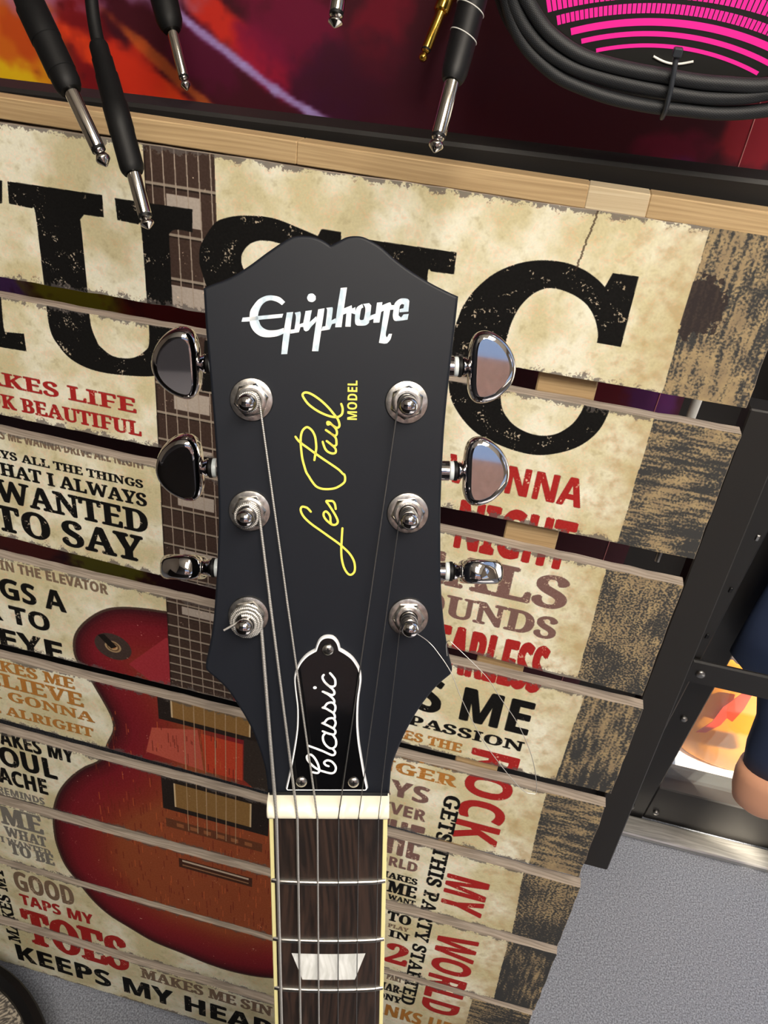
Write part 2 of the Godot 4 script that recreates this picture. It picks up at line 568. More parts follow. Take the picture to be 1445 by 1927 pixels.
func paint_guitar(img: Image, k: float, t0: float):
	var body := ccw(soft(flat2(ART_BODY), 5))
	var ramp := [[0.0, c8(70, 52, 44)], [2.5, c8(62, 16, 24)], [8.0, c8(88, 18, 26)], [20.0, c8(118, 22, 34)], [40.0, c8(128, 30, 34)], [62.0, c8(134, 48, 34)], [80.0, c8(144, 70, 40)]]
	for q in 33:
		var d := q * 2.5
		var col: Color = ramp[0][1]
		for e in ramp.size() - 1:
			if d >= ramp[e][0]: col = (ramp[e][1] as Color).lerp(ramp[e + 1][1], clampf((d - ramp[e][0]) / (ramp[e + 1][0] - ramp[e][0]), 0.0, 1.0))
		col.a = 0.975
		for z in Geometry2D.offset_polygon(body, -d):
			fill_poly(img, mm_poly(z, k, t0), col)
	# a paler sheen of the picture on the upper bout
	fill_poly(img, mm_poly(PackedVector2Array([Vector2(-262, 505), Vector2(-225, 500), Vector2(-225, 560), Vector2(-275, 566), Vector2(-300, 548)]), k, t0), p8(156, 44, 54))
	fill_poly(img, mm_poly(PackedVector2Array([Vector2(-282, 625), Vector2(-235, 612), Vector2(-230, 668), Vector2(-290, 662)]), k, t0), p8(186, 84, 68))
	fill_poly(img, mm_poly(PackedVector2Array([Vector2(-232, 616), Vector2(-190, 616), Vector2(-190, 668), Vector2(-228, 668)]), k, t0), p8(186, 62, 38))
	# scattered picture grain
	var rng := RandomNumberGenerator.new()
	rng.seed = 5
	for i in 500:
		var x := rng.randf_range(-350, -120)
		var y := rng.randf_range(610, 930)
		if Geometry2D.is_point_in_polygon(Vector2(x, y), body):
			var d := rng.randf_range(4.0, 16.0)
			fill_poly(img, mm_poly(rect_poly(x, y, x + 0.7, y + d), k, t0), p8(110, 36, 26) if rng.randf() < 0.6 else p8(190, 92, 50))
	# neck and fingerboard
	fill_poly(img, mm_poly(PackedVector2Array([Vector2(-257.5, 80), Vector2(-212, 80), Vector2(-199, 572), Vector2(-260, 570)]), k, t0), p8(62, 46, 40))
	fill_poly(img, mm_poly(PackedVector2Array([Vector2(-257.5, 80), Vector2(-256.3, 80), Vector2(-258.6, 570), Vector2(-260, 570)]), k, t0), p8(40, 28, 24))
	var t := 93.0
	var step := 31.5
	var i := 0
	while t < 566.0:
		var f := (t - 80.0) / 490.0
		var xl := lerpf(-257.0, -259.5, f)
		var xr := lerpf(-212.0, -199.0, f)
		fill_poly(img, mm_poly(rect_poly(xl, t - 0.9, xr, t + 0.9), k, t0), p8(150, 138, 124))
		fill_poly(img, mm_poly(rect_poly(xl, t + 0.9, xr, t + 1.9), k, t0), p8(36, 26, 22))
		if i in [1, 3, 5, 6, 8, 10, 13, 15, 17]:
			fill_poly(img, mm_poly(rect_poly(xl + 13.5, t + step * 0.16, xr - 10.0, t + step * 0.8), k, t0), p8(176, 164, 154))
		t += step
		step *= 0.951
		i += 1
	# neck joint, pickups, bridge, tail bar and guard
	fill_poly(img, mm_poly(rect_poly(-274, 568, -166, 610), k, t0), p8(34, 26, 24))
	fill_poly(img, mm_poly(rect_poly(-260, 570, -183, 604), k, t0), p8(140, 104, 58))
	fill_poly(img, mm_poly(rect_poly(-276, 692, -162, 743), k, t0), p8(34, 26, 24))
	fill_poly(img, mm_poly(rect_poly(-262, 699, -181, 736), k, t0), p8(136, 102, 58))
	for e in [[-261.2, 570, -259.6, 604], [-184, 570, -182.4, 604], [-263, 699, -261.2, 736], [-182, 699, -180.2, 736]]:
		fill_poly(img, mm_poly(rect_poly(e[0], e[1], e[2], e[3]), k, t0), p8(214, 190, 150))
	fill_poly(img, mm_poly(PackedVector2Array([Vector2(-189, 608), Vector2(-160, 606), Vector2(-160, 690), Vector2(-189, 666)]), k, t0), p8(48, 40, 36))
	fill_poly(img, mm_poly(rect_poly(-274, 758, -168, 772), k, t0), p8(98, 54, 34))
	for q in 6:
		fill_poly(img, mm_poly(rect_poly(-262 + q * 15, 762, -254 + q * 15, 768), k, t0), p8(146, 90, 56))
	fill_poly(img, mm_poly(rect_poly(-262, 822, -178, 838), k, t0), p8(66, 36, 26))
	fill_poly(img, mm_poly(rect_poly(-258, 824, -182, 827), k, t0), p8(196, 178, 160))
	fill_poly(img, mm_poly(rect_poly(-258, 832, -182, 834), k, t0), p8(150, 110, 80))
	for q in 6:
		var xa := -253.5 + q * 7.6
		var xb := -249.0 + q * 10.4
		fill_poly(img, mm_poly(PackedVector2Array([Vector2(xa, 80), Vector2(xa + 0.8, 80), Vector2(xb + 0.8, 572), Vector2(xb, 572)]), k, t0), p8(166, 152, 138))
		fill_poly(img, mm_poly(PackedVector2Array([Vector2(xb, 572), Vector2(xb + 0.8, 572), Vector2(xb + 0.5, 770), Vector2(xb - 0.3, 770)]), k, t0), p8(176, 150, 120))
	# toggle switch with its round plate
	for e in [[18.0, c8(62, 48, 44)], [8.0, c8(168, 140, 104)], [6.2, c8(96, 70, 48)], [4.6, c8(190, 160, 120)], [2.8, c8(150, 84, 36)]]:
		var ring := PackedVector2Array()
		for j in 28:
			ring.append(Vector2(-314 + cos(TAU * j / 28) * e[0], 531 + sin(TAU * j / 28) * e[0] * 0.86))
		fill_poly(img, mm_poly(ring, k, t0), Color(e[1], 0.975))
	fill_poly(img, mm_poly(PackedVector2Array([Vector2(-328, 521), Vector2(-322, 518), Vector2(-310, 530), Vector2(-316, 534)]), k, t0), p8(20, 14, 12))

func paint_sign(t0: float, t1: float, k: float, sd: int) -> ImageTexture:
	var w := int(SW * k)
	var h := int((t1 - t0) * k)
	var lay := Image.create(w * 2, h * 2, false, Image.FORMAT_RGBA8)
	var kk := k * 2.0
	paint_guitar(lay, kk, t0)
	for e in [BIG_M, BIG_U_OUT, BIG_S, BIG_I, BIG_C]:
		fill_poly(lay, mm_poly(soft(flat2(e), 6), kk, t0), ink.k)
	for e in TEXTS:
		if e[7] < t0 or e[6] > t1: continue
		draw_text(lay, kk, t0, e[0], e[1], e[2] == "s", ink[e[3]], e[4], e[5], e[6], e[7])
	for e in SIDE_TEXTS:
		if e[6] < t0 or e[5] > t1: continue
		if e[1] == "sl": draw_text(lay, kk, t0, "", e[0], true, ink[e[2]], e[3], e[4], e[5], e[6], -1)
		else: draw_text(lay, kk, t0, "", e[0], e[1] == "s", ink[e[2]], e[3], e[4], e[5], e[6], 1)
	lay.shrink_x2()
	var lb := lay.get_data()
	var n1 := noise(sd, 0.0065, 5).get_image(w, h, false, false, false).get_data()
	var n2 := noise(sd + 1, 0.17, 4).get_image(w, h, false, false, false).get_data()
	var n3 := noise(sd + 2, 0.03, 5).get_image(w, h, false, false, false).get_data()
	# long and short streaks for the bare, scuffed plank ends
	var st1 := noise(sd + 3, 0.09, 4).get_image(w / 8, h, false, false, false)
	st1.resize(w, h, Image.INTERPOLATE_BILINEAR)
	var n4 := st1.get_data()
	var st2 := noise(sd + 4, 0.09, 4).get_image(w, h / 8, false, false, false)
	st2.resize(w, h, Image.INTERPOLATE_BILINEAR)
	var n5 := st2.get_data()
	var out := PackedByteArray()
	out.resize(w * h * 3)
	for y in h:
		var t := t0 + y / k
		# which slat, and how far from its edges
		var si := 0
		while si < 8 and t > (SLATS[si][3] + SLATS[si][4]) * 0.5 + 5.0: si += 1
		var sl = SLATS[si]
		var ta: float = (sl[1] + sl[2]) * 0.5
		var tb: float = (sl[3] + sl[4]) * 0.5
		var fr := clampf((t - ta) / (tb - ta), 0.0, 1.0)
		var edge: float = (lerpf(PRINT_EDGE[si * 2], PRINT_EDGE[si * 2 + 1], fr) - S0) * k
		var slope_t: float = (sl[2] - sl[1]) / 760.0
		var slope_b: float = (sl[4] - sl[3]) / 760.0
		var warm := 0.0
		for x in w:
			var i := y * w + x
			var a := n1[i]
			var b := n2[i]
			var c := n3[i]
			var r: float
			var g: float
			var bl: float
			if x < edge + (a - 128) * 0.02:
				var q := clampf((a - 84) / 90.0 + (c - 128) * 0.003, 0.0, 1.0)
				r = 213.0 + 29.0 * q
				g = 203.0 + 36.0 * q
				bl = 163.0 + 55.0 * q
				var fine := (b - 128) * 0.07
				r += fine
				g += fine
				bl += fine * 0.8
				if b > 150 and c > 128:
					r += 6.0
					g -= 7.0
					bl -= 8.0
				if c > 158:
					var m := minf((c - 158) * 0.006, 0.16)
					r = lerpf(r, 196.0, m)
					g = lerpf(g, 150.0, m)
					bl = lerpf(bl, 104.0, m)
				elif c < 84:
					var m := minf((84 - c) * 0.006, 0.2)
					r = lerpf(r, 150.0, m)
					g = lerpf(g, 134.0, m)
					bl = lerpf(bl, 96.0, m)
				# brown ageing of the sheet toward its loose right end
				var old := (x - edge) / (60.0 * k) + 1.0 + (c - 128) * 0.006
				if old > 0.45:
					var m := minf((old - 0.45) * 0.7, 0.5)
					r = lerpf(r, 168.0, m)
					g = lerpf(g, 144.0, m)
					bl = lerpf(bl, 100.0, m)
				var al := lb[i * 4 + 3]
				if al > 0:
					var f := al / 255.0
					var chip := (b - 128) + (c - 128) * 1.1
					if al > 244 and al < 253: chip -= 40.0
					if chip > 96.0 and a > 118: f *= 0.2
					elif chip > 84.0 and a > 112: f *= 0.6
					r = lerpf(r, lb[i * 4] + (b - 128) * 0.07, f)
					g = lerpf(g, lb[i * 4 + 1] + (b - 128) * 0.07, f)
					bl = lerpf(bl, lb[i * 4 + 2] + (b - 128) * 0.07, f)
				# torn rim of the sheet along the plank edges
				var s := S0 + x / k
				var dt := t - (ta + slope_t * (s + 240.0))
				var db := (tb + slope_b * (s + 240.0)) - t
				var dd := minf(dt, db * 0.8)
				var lim := 1.4 + (c - 128) * 0.035 + (b - 128) * 0.012
				if dd < lim:
					r = lerpf(r, 96.0, 0.7)
					g = lerpf(g, 90.0, 0.7)
					bl = lerpf(bl, 88.0, 0.7)
				elif dd < lim + 1.0 and b > 140:
					r = lerpf(r, 120.0, 0.4)
					g = lerpf(g, 108.0, 0.4)
					bl = lerpf(bl, 92.0, 0.4)
			else:
				# bare end: dark stain scuffed through to ochre wood
				var q: float
				if si % 3 == 1: q = (n4[i] - 128) * 1.0 + (b - 128) * 0.9
				elif si % 3 == 0: q = (n5[i] - 128) * 1.0 + (b - 128) * 0.9
				else: q = (n5[i] - 128) * 0.45 + (b - 128) * 1.4
				q += (a - 128) * 0.9 + 4.0
				if si == 6: q -= 60.0
				if si == 5: q -= 26.0
				if x > edge + 42.0 * k and c < 150: q -= 34.0
				var m := clampf(q / 90.0 + 0.5, 0.0, 1.0)
				r = lerpf(62.0, 160.0 + (c - 128) * 0.2, m)
				g = lerpf(62.0, 140.0 + (c - 128) * 0.18, m)
				bl = lerpf(62.0, 108.0 + (c - 128) * 0.1, m)
			out[i * 3] = clampi(int(r), 0, 255)
			out[i * 3 + 1] = clampi(int(g), 0, 255)
			out[i * 3 + 2] = clampi(int(bl), 0, 255)
	var img := Image.create_from_data(w, h, false, Image.FORMAT_RGB8, out)
	if sd == 100:
		# old knot in the bare end of the top plank
		var kn := noise(77, 0.05, 4)
		for y in range(int((122 - t0) * k), int((166 - t0) * k)):
			for x in range(int((76 - S0) * k), int((112 - S0) * k)):
				var s := S0 + x / k
				var t := t0 + y / k
				var d := Vector2((s - 86.0) / 15.0, (t - 144.0) / 18.0).length() + kn.get_noise_2d(x, y) * 0.5
				if d < 1.0 and s > PRINT_EDGE[0]:
					img.set_pixel(x, y, img.get_pixel(x, y).lerp(c8(52, 44, 44), 0.85))
		# one crack down the sheet
		for y in range(int((100 - t0) * k), int((136 - t0) * k)):
			var t := t0 + y / k
			var x := int((18.0 - (t - 100.0) * 0.16 + kn.get_noise_1d(y * 2.0) * 1.0 - S0) * k)
			for e in 3: img.set_pixel(x + e, y, img.get_pixel(x + e, y).lerp(c8(60, 46, 36), 0.7))
	img.generate_mipmaps()
	return ImageTexture.create_from_image(img)

func build_sign(xf: Transform3D):
	ink = {"k": c8(16, 15, 14), "r": c8(168, 40, 38), "b": c8(128, 106, 88), "o": c8(184, 124, 58), "g": c8(126, 122, 116), "m": c8(124, 94, 88)}
	var sg := thing("pallet_sign", "large weathered plank sign printed with a red guitar and song slogans, leaning behind the guitar", "sign", xf)
	var TB := 1168.0
	var split := 452.0
	var texs := [paint_sign(88.0, split, 2.6, 100), paint_sign(split, 1176.0, 2.0, 200)]
	var fm := []
	for q in 2:
		var m := StandardMaterial3D.new()
		m.albedo_texture = texs[q]
		m.roughness = 0.75
		m.metallic_specular = 0.3
		fm.append(m)
	var nz := noise(61, 0.05, 3)
	for si in 9:
		var sl = SLATS[si]
		var right: float = sl[0]
		# outline of the plank face with a slightly uneven edge
		var o := PackedVector2Array()
		var N := 60
		for q in N + 1:
			var s := lerpf(S0, right, float(q) / N)
			o.append(Vector2(s, TB - lerpf(sl[1], sl[2], float(q) / N) - 0.25 + nz.get_noise_2d(s, si * 50.0) * 0.9))
		for q in 9:
			var t := lerpf(sl[2] + 1.5, sl[4] - 1.5, q / 8.0)
			o.append(Vector2(right + nz.get_noise_2d(t * 3.0, 900.0) * 1.3, TB - t))
		for q in N + 1:
			var s := lerpf(right, S0, float(q) / N)
			o.append(Vector2(s, TB - lerpf(sl[4], sl[3], float(q) / N) + nz.get_noise_2d(s, si * 50.0 + 25.0) * 0.9))
		for q in o.size(): o[q] *= 0.001
		var st := new_st()
		extrude(st, o, [[0.0008, -0.0115], [0.0, -0.0105], [0.0, -0.0006]], Transform3D.IDENTITY, false)
		var plank := obj("slat", st, mats.worn_edge, sg)
		# the printed sheet glued on the face
		var ti := 0 if si < 3 else 1
		var a: float = 88.0 if ti == 0 else split
		var b: float = split if ti == 0 else 1176.0
		var p := ccw(inset(ccw(o), 0.0003))
		var idx := Geometry2D.triangulate_polygon(p)
		var fs := new_st()
		fs.set_smooth_group(-1)
		for lev in [0.0, -0.0006]:
			for q in range(0, idx.size(), 3):
				var ids := [idx[q], idx[q + 1], idx[q + 2]]
				if ((p[ids[1]] - p[ids[0]]).cross(p[ids[2]] - p[ids[0]]) > 0.0) == (lev == 0.0): ids = [ids[0], ids[2], ids[1]]
				for e in ids:
					fs.set_uv(Vector2((p[e].x * 1000.0 - S0) / SW, (TB - p[e].y * 1000.0 - a) / (b - a)))
					fs.add_vertex(Vector3(p[e].x, p[e].y, lev))
		for q in p.size():
			var z := (q + 1) % p.size()
			for e in [[q, -0.0006], [q, 0.0], [z, 0.0], [q, -0.0006], [z, 0.0], [z, -0.0006]]:
				fs.set_uv(Vector2((p[e[0]].x * 1000.0 - S0) / SW, (TB - p[e[0]].y * 1000.0 - a) / (b - a)))
				fs.add_vertex(Vector3(p[e[0]].x, p[e[0]].y, e[1]))
		obj("printed_face", fs, fm[ti], plank)
	# finger-jointed pale rail along the top
	var joints := [-620.0, -160.0, 10.0, 44.0, 131.0]
	for q in 4:
		var st := new_st()
		var x0: float = joints[q] * 0.001
		var x1: float = joints[q + 1] * 0.001
		bevel_box(st, Vector3((x0 + x1) * 0.5, (TB - 94.6) * 0.001, -0.0085), Vector3(x1 - x0, 0.0128, 0.016), 0.0006)
		obj("top_rail", st, mats.raw_wood_pale if q == 2 else mats.raw_wood, sg)
	# upright battens behind the planks
	for e in [[5.0, 43.0], [-560.0, -522.0]]:
		var st := new_st()
		bevel_box(st, Vector3((e[0] + e[1]) * 0.0005, (TB - 630.0) * 0.001, -0.0198), Vector3((e[1] - e[0]) * 0.001, 1.06, 0.0164), 0.001)
		obj("batten", st, mats.raw_wood, sg)
	var ss := new_st()
	bevel_box(ss, Vector3(0.150, (TB - 440.0) * 0.001, -0.022), Vector3(0.026, 0.47, 0.02), 0.001)
	obj("black_stile", ss, mats.black_metal, sg)
	# bolt that shows under the second plank
	var bs := new_st()
	lathe(bs, [Vector2(0, -0.006), Vector2(0.0022, -0.006), Vector2(0.0022, 0.004), Vector2(0.0016, 0.005), Vector2(0, 0.005)], Transform3D(Basis.IDENTITY, Vector3(0.1135, (TB - 322.0) * 0.001, -0.010)), 12)
	obj("bolt", bs, mats.bolt_metal, sg)

# ------------------------------------------------------------------ the guitar
const MM := 0.001
const NUT_Y := 0.765     # nut above the strap end, along the neck

func build_guitar(xf: Transform3D):
	var gt := thing("electric_guitar", "electric guitar with matte black headstock, six strings and chrome tuning pegs, standing upright in front", "guitar", xf)
	var nk := Transform3D(Basis.IDENTITY.scaled(Vector3.ONE * MM), Vector3(0, NUT_Y, 0))      # mm, origin at the nut
	var ang := deg_to_rad(14.0)
	var hb := Basis(Vector3(1, 0, 0), Vector3(0, cos(ang), -sin(ang)), Vector3(0, sin(ang), cos(ang)))
	var hx := nk * Transform3D(hb, Vector3(0, 6.0, -5.5))    # mm in the headstock plane
	# headstock
	var st := new_st()
	var ho := soft(flat2(HEAD_OUTLINE), 4, 30.0)
	ho = ho.slice(0, ho.size() - 3)
	ho.append(Vector2(-21.6, -9.0))
	ho.append(Vector2(21.6, -9.0))
	extrude(st, ho, [[0.7, -14.0], [0.2, -13.5], [0.0, -12.8], [0.0, -0.9], [0.12, -0.4], [0.4, -0.1], [0.9, 0.0]], hx)
	obj("headstock", st, mats.satin_black, gt)
	# pearl logo
	st = new_st()
	for e in LOGO:
		extrude(st, soft(flat2(e), 4, 44.0), [[0.0, -0.2], [0.0, 0.06]], hx, false)
	obj("logo_inlay", st, mats.pearl, gt)
	st = new_st()
	for e in SIGNATURE:
		stroke(st, flat2(e), 0.72, -0.1, 0.05, hx)
	obj("script_lettering", st, mats.gold_print, gt)
	var mt := text_tris("MODEL", false)
	st = new_st()
	st.set_smooth_group(-1)
	var tt: PackedVector2Array = mt[0]
	for i in range(0, tt.size(), 3):
		var v := []
		for j in 3:
			var q := tt[i + j]
			var u: float = (q.x - mt[1].x) / (mt[2].x - mt[1].x)
			var w: float = (q.y - mt[1].y) / (mt[2].y - mt[1].y)
			v.append(hx * Vector3(7.95 - w * 3.2, 136.5 + u * 12.7, 0.05))
		if (v[1] - v[0]).cross(v[2] - v[0]).dot(hx.basis.z) > 0.0: tri(st, v[0], v[2], v[1])
		else: tri(st, v[0], v[1], v[2])
	obj("small_lettering", st, mats.gold_print, gt)
	# truss rod cover
	st = new_st()
	extrude(st, soft(flat2(COVER), 3), [[0.0, 0.0], [0.0, 1.0], [0.3, 1.75]], hx, true)
	var cover := obj("truss_cover", st, mats.white_plastic, gt)
	st = new_st()
	extrude(st, Geometry2D.offset_polygon(ccw(soft(flat2(COVER), 3)), -0.7)[0], [[0.0, 1.5], [0.0, 1.85], [0.12, 2.0]], hx, true)
	obj("cover_face", st, mats.gloss_black, cover)
	st = new_st()
	for e in SCRIPT_WORD:
		stroke(st, flat2(e), 0.78, 1.9, 2.06, hx)
	var dot := PackedVector2Array()
	for j in 16: dot.append(Vector2(-5.14 + cos(TAU * j / 16) * 0.66, 42.85 + sin(TAU * j / 16) * 0.55))
	extrude(st, dot, [[0.0, 1.9], [0.0, 2.06]], hx, false)
	obj("cover_lettering", st, mats.white_plastic, cover)
	for e in [Vector2(-0.7, 57.1), Vector2(-9.8, 6.2), Vector2(8.9, 6.2)]:
		st = new_st()
		var sx := hx * Transform3D(Basis(Vector3.RIGHT, PI / 2), Vector3(e.x, e.y, 2.0))
		lathe(st, [Vector2(2.15, -0.2), Vector2(2.15, 0.15), Vector2(1.9, 0.6), Vector2(1.3, 0.9), Vector2(0.55, 1.0), Vector2(0.5, 0.5), Vector2(0, 0.45)], sx, 20)
		obj("screw", st, mats.nickel, cover)
		st = new_st()
		for q in 2:
			bevel_box(st, Vector3(e.x, e.y, 2.98), Vector3(0.5, 1.9, 0.12) if q == 0 else Vector3(1.9, 0.5, 0.12), 0.04, hx)
		obj("screw_slot", st, mats.soft_plastic, cover)
	# tuners
	var posts := [Vector2(-26.1, 142.4), Vector2(-27.2, 105.5), Vector2(-28.1, 68.5), Vector2(24.0, 142.6), Vector2(25.5, 105.7), Vector2(26.8, 68.7)]
	var shy := [152.4, 116.4, 79.8, 153.3, 117.0, 79.8]
	var turn := [14.0, 15.0, 72.0, 0.0, -3.6, 72.0]
	var hexa := [12.0, 4.0, 10.0, 24.0, 8.0, 0.0]
	for i in 6:
		var p: Vector2 = posts[i]
		var right := i > 2
		var sgn := 1.0 if right else -1.0
		st = new_st()
		var px := hx * Transform3D(Basis(Vector3.RIGHT, PI / 2), Vector3(p.x, p.y, 0.0))    # local y = out of the face
		lathe(st, [Vector2(7.05, -0.2), Vector2(7.05, 0.35), Vector2(6.8, 0.75), Vector2(5.6, 1.0), Vector2(4.0, 1.0)], px, 40)
		var hexo := PackedVector2Array()
		for j in 6:
			hexo.append(Vector2(cos(TAU * j / 6 + deg_to_rad(hexa[i])) * 5.7, sin(TAU * j / 6 + deg_to_rad(hexa[i])) * 5.7))
		extrude(st, hexo, [[0.0, 0.9], [0.0, 1.9], [0.5, 2.5]], hx * Transform3D(Basis.IDENTITY, Vector3(p.x, p.y, 0)), false, false)
		lathe(st, [Vector2(5.0, 2.3), Vector2(4.4, 2.55), Vector2(3.9, 2.6), Vector2(3.2, 2.6), Vector2(3.0, 0.6)], px, 30)
		var tn := obj("tuning_machine", st, mats.nickel, gt)
		st = new_st()
		lathe(st, [Vector2(2.95, 0.2), Vector2(2.95, 4.6), Vector2(2.6, 5.2), Vector2(2.35, 6.2), Vector2(2.35, 8.4), Vector2(2.6, 9.4), Vector2(2.85, 10.2), Vector2(2.9, 11.6), Vector2(2.7, 12.5), Vector2(2.1, 13.2), Vector2(1.2, 13.65), Vector2(0, 13.8)], px, 28)
		obj("string_post", st, mats.chrome, tn)
		# gear housing behind the headstock
		st = new_st()
		var hous := PackedVector2Array()
		for j in 20: hous.append(Vector2(p.x + sgn * 2.0 + cos(TAU * j / 20) * 8.6, p.y + 4.0 + sin(TAU * j / 20) * 9.5))
		extrude(st, hous, [[2.0, -25.0], [0.6, -23.6], [0.0, -22.0], [0.0, -14.0]], hx)
		obj("gear_housing", st, mats.chrome, tn)
		# worm shaft, washers and button
		var ax := hx * Transform3D(Basis(Vector3.FORWARD, sgn * PI / 2), Vector3(0, shy[i], -18.0))   # local y = outwards
		var e0: float = absf(p.x) + 4.0
		st = new_st()
		lathe(st, [Vector2(3.6, e0), Vector2(3.6, 40.6), Vector2(3.2, 41.0), Vector2(1.6, 41.0)], ax, 24)
		lathe(st, [Vector2(1.6, 40.5), Vector2(1.6, 43.0), Vector2(2.9, 43.6), Vector2(3.3, 44.2), Vector2(2.9, 45.0), Vector2(2.2, 45.8), Vector2(2.2, 48.5)], ax, 24)
		obj("peg_shaft", st, mats.chrome, tn)
		st = new_st()
		lathe(st, [Vector2(1.6, 41.0), Vector2(3.3, 41.0), Vector2(3.45, 41.7), Vector2(3.3, 42.3), Vector2(1.6, 42.3)], ax, 24)
		obj("clear_spacer", st, mats.clear_washer, tn)
		st = new_st()
		lathe(st, [Vector2(1.6, 42.3), Vector2(3.5, 42.3), Vector2(3.6, 42.9), Vector2(3.5, 43.5), Vector2(1.6, 43.5)], ax, 24)
		obj("black_spacer", st, mats.rubber, tn)
		var kid := [[0.0, 4.6], [0.3, 7.5], [1.3, 10.2], [3.4, 12.0], [6.2, 12.3], [9.2, 11.2], [12.2, 8.9], [14.6, 5.8], [16.0, 2.4], [16.4, -0.6], [15.8, -4.0], [14.0, -7.2], [11.2, -9.9], [8.2, -11.6], [5.2, -12.3], [2.8, -11.8], [1.2, -10.0], [0.3, -7.4], [0.05, -4.6], [0.0, 0.0]]
		var kp := PackedVector2Array()
		var dense := []
		for q in kid: dense.append(Vector2(q[0], q[1]))
		dense.append(dense[0])
		dense = smooth_path(dense, 3)
		dense.resize(dense.size() - 1)
		for q in dense: kp.append(Vector2(q.x * sgn, q.y))
		var bx := hx * Transform3D(Basis(Vector3.RIGHT, deg_to_rad(turn[i])), Vector3(sgn * 45.6, shy[i], -18.0))
		st = new_st()
		extrude(st, kp, [[2.6, -4.4], [1.5, -4.1], [0.7, -3.4], [0.15, -2.2], [0.0, -0.8], [0.0, 0.8], [0.15, 2.2], [0.7, 3.4], [1.5, 4.1], [2.6, 4.4]], bx)
		obj("peg_button", st, mats.chrome, tn)
	# nut, with a filed slot for each string
	var nx := [-18.4, -10.95, -3.8, 3.77, 10.94, 18.1]
	var gauge := [0.62, 0.48, 0.36, 0.22, 0.17, 0.14]
	st = new_st()
	st.set_smooth_group(1)
	var cols := 176
	var prof := [[0.8, -6.0], [0.8, 0.6], [1.1, 1.5], [1.9, 1.95], [3.0, 1.95], [4.2, 1.75], [5.2, 1.2], [6.0, 0.2], [6.35, -1.2], [6.4, -5.9]]
	var grid := []
	for c in cols + 1:
		var x := lerpf(-21.9, 21.9, float(c) / cols)
		var col := []
		for q in prof:
			var y: float = q[0]
			var z: float = q[1]
			var endr := clampf((absf(x) - 21.2) / 0.7, 0.0, 1.0)
			if z > 0.0: z -= endr * endr * 0.5
			for s in 6:
				var back := clampf((y - 2.2) / 4.0, 0.0, 1.0)
				var dir: float = (([-22.5, -21.5, -22.6, 20.0, 21.9, 23.6][s]) - nx[s]) / 70.0
				var cx: float = nx[s] + dir * maxf(y - 2.0, 0.0) * 3.0
				var wd: float = gauge[s] + 0.25 + back * 1.2
				var d := absf(x - cx)
				if d < wd and q[1] > -2.0: z -= (1.0 - d / wd) * (0.5 + back * 0.7)
			col.append(nk * Vector3(x, y, z))
		grid.append(col)
	for c in cols:
		for q in prof.size() - 1:
			quad(st, grid[c][q], grid[c][q + 1], grid[c + 1][q + 1], grid[c + 1][q])
	for q in range(1, prof.size() - 1):
		tri(st, grid[0][0], grid[0][q + 1], grid[0][q])
		tri(st, grid[cols][0], grid[cols][q], grid[cols][q + 1])
	obj("nut", st, mats.nut_white, gt)
	# fingerboard, curved across, with binding, frets and inlay
	var fl := -470.0
	st = new_st()
	st.set_smooth_group(1)
	var wid := func(y: float) -> float: return 21.5 + 4.5 * (-y / 314.0)
	var crown := func(x: float) -> float: return -x * x / 610.0
	for q in 47:
		var y0 := 0.8 - q * 10.0
		var y1 := y0 - 10.0
		var w0: float = wid.call(y0) - 1.7
		var w1: float = wid.call(y1) - 1.7
		for c in 12:
			var a := c / 6.0 - 1.0
			var b := (c + 1) / 6.0 - 1.0
			quad(st, nk * Vector3(w0 * a, y0, crown.call(w0 * a)), nk * Vector3(w0 * b, y0, crown.call(w0 * b)), nk * Vector3(w1 * b, y1, crown.call(w1 * b)), nk * Vector3(w1 * a, y1, crown.call(w1 * a)))
	var fb := obj("fingerboard", st, mats.rosewood, gt)
	for s in [-1.0, 1.0]:
		st = new_st()
		var w0: float = wid.call(0.8)
		var w1: float = wid.call(fl)
		var o := PackedVector2Array([Vector2(s * w0, 0.8), Vector2(s * (w0 - 1.75), 0.8), Vector2(s * (w1 - 1.75), fl), Vector2(s * w1, fl)])
		extrude(st, o, [[0.0, -6.0], [0.0, -1.1], [0.25, -0.72]], nk, false)
		obj("binding", st, mats.binding, fb)
	for i in range(1, 23):
		var y: float = -628.65 * (1.0 - pow(2.0, -i / 12.0)) + 0.6
		if i == 1: y = -33.9
		if y < fl: break
		var path := []
		var w0: float = wid.call(y) - 0.55
		for c in 13:
			var x := w0 * (c / 6.0 - 1.0)
			path.append(nk * Vector3(x, y, crown.call(x) + (0.15 if c > 0 and c < 12 else -0.35)))
		st = new_st()
		tube(st, path, 1.15 * MM, 10)
		obj("fret", st, mats.fret_metal, fb)
	for e in [3, 5, 7, 9, 12, 15]:
		var ya: float = -628.65 * (1.0 - pow(2.0, -(e - 1) / 12.0))
		var yb: float = -628.65 * (1.0 - pow(2.0, -e / 12.0))
		var y0 := lerpf(ya, yb, 0.25)
		var y1 := lerpf(ya, yb, 0.78)
		st = new_st()
		st.set_smooth_group(1)
		for c in 10:
			var a := c / 5.0 - 1.0
			var b := (c + 1) / 5.0 - 1.0
			quad(st, nk * Vector3(14.9 * a, y0, crown.call(14.9 * a) + 0.06), nk * Vector3(14.9 * b, y0, crown.call(14.9 * b) + 0.06), nk * Vector3(10.8 * b, y1, crown.call(10.8 * b) + 0.06), nk * Vector3(10.8 * a, y1, crown.call(10.8 * a) + 0.06))
		obj("inlay", st, mats.pearl_inlay, fb)
	# back of the neck
	st = new_st()
	st.set_smooth_group(1)
	var rows := []
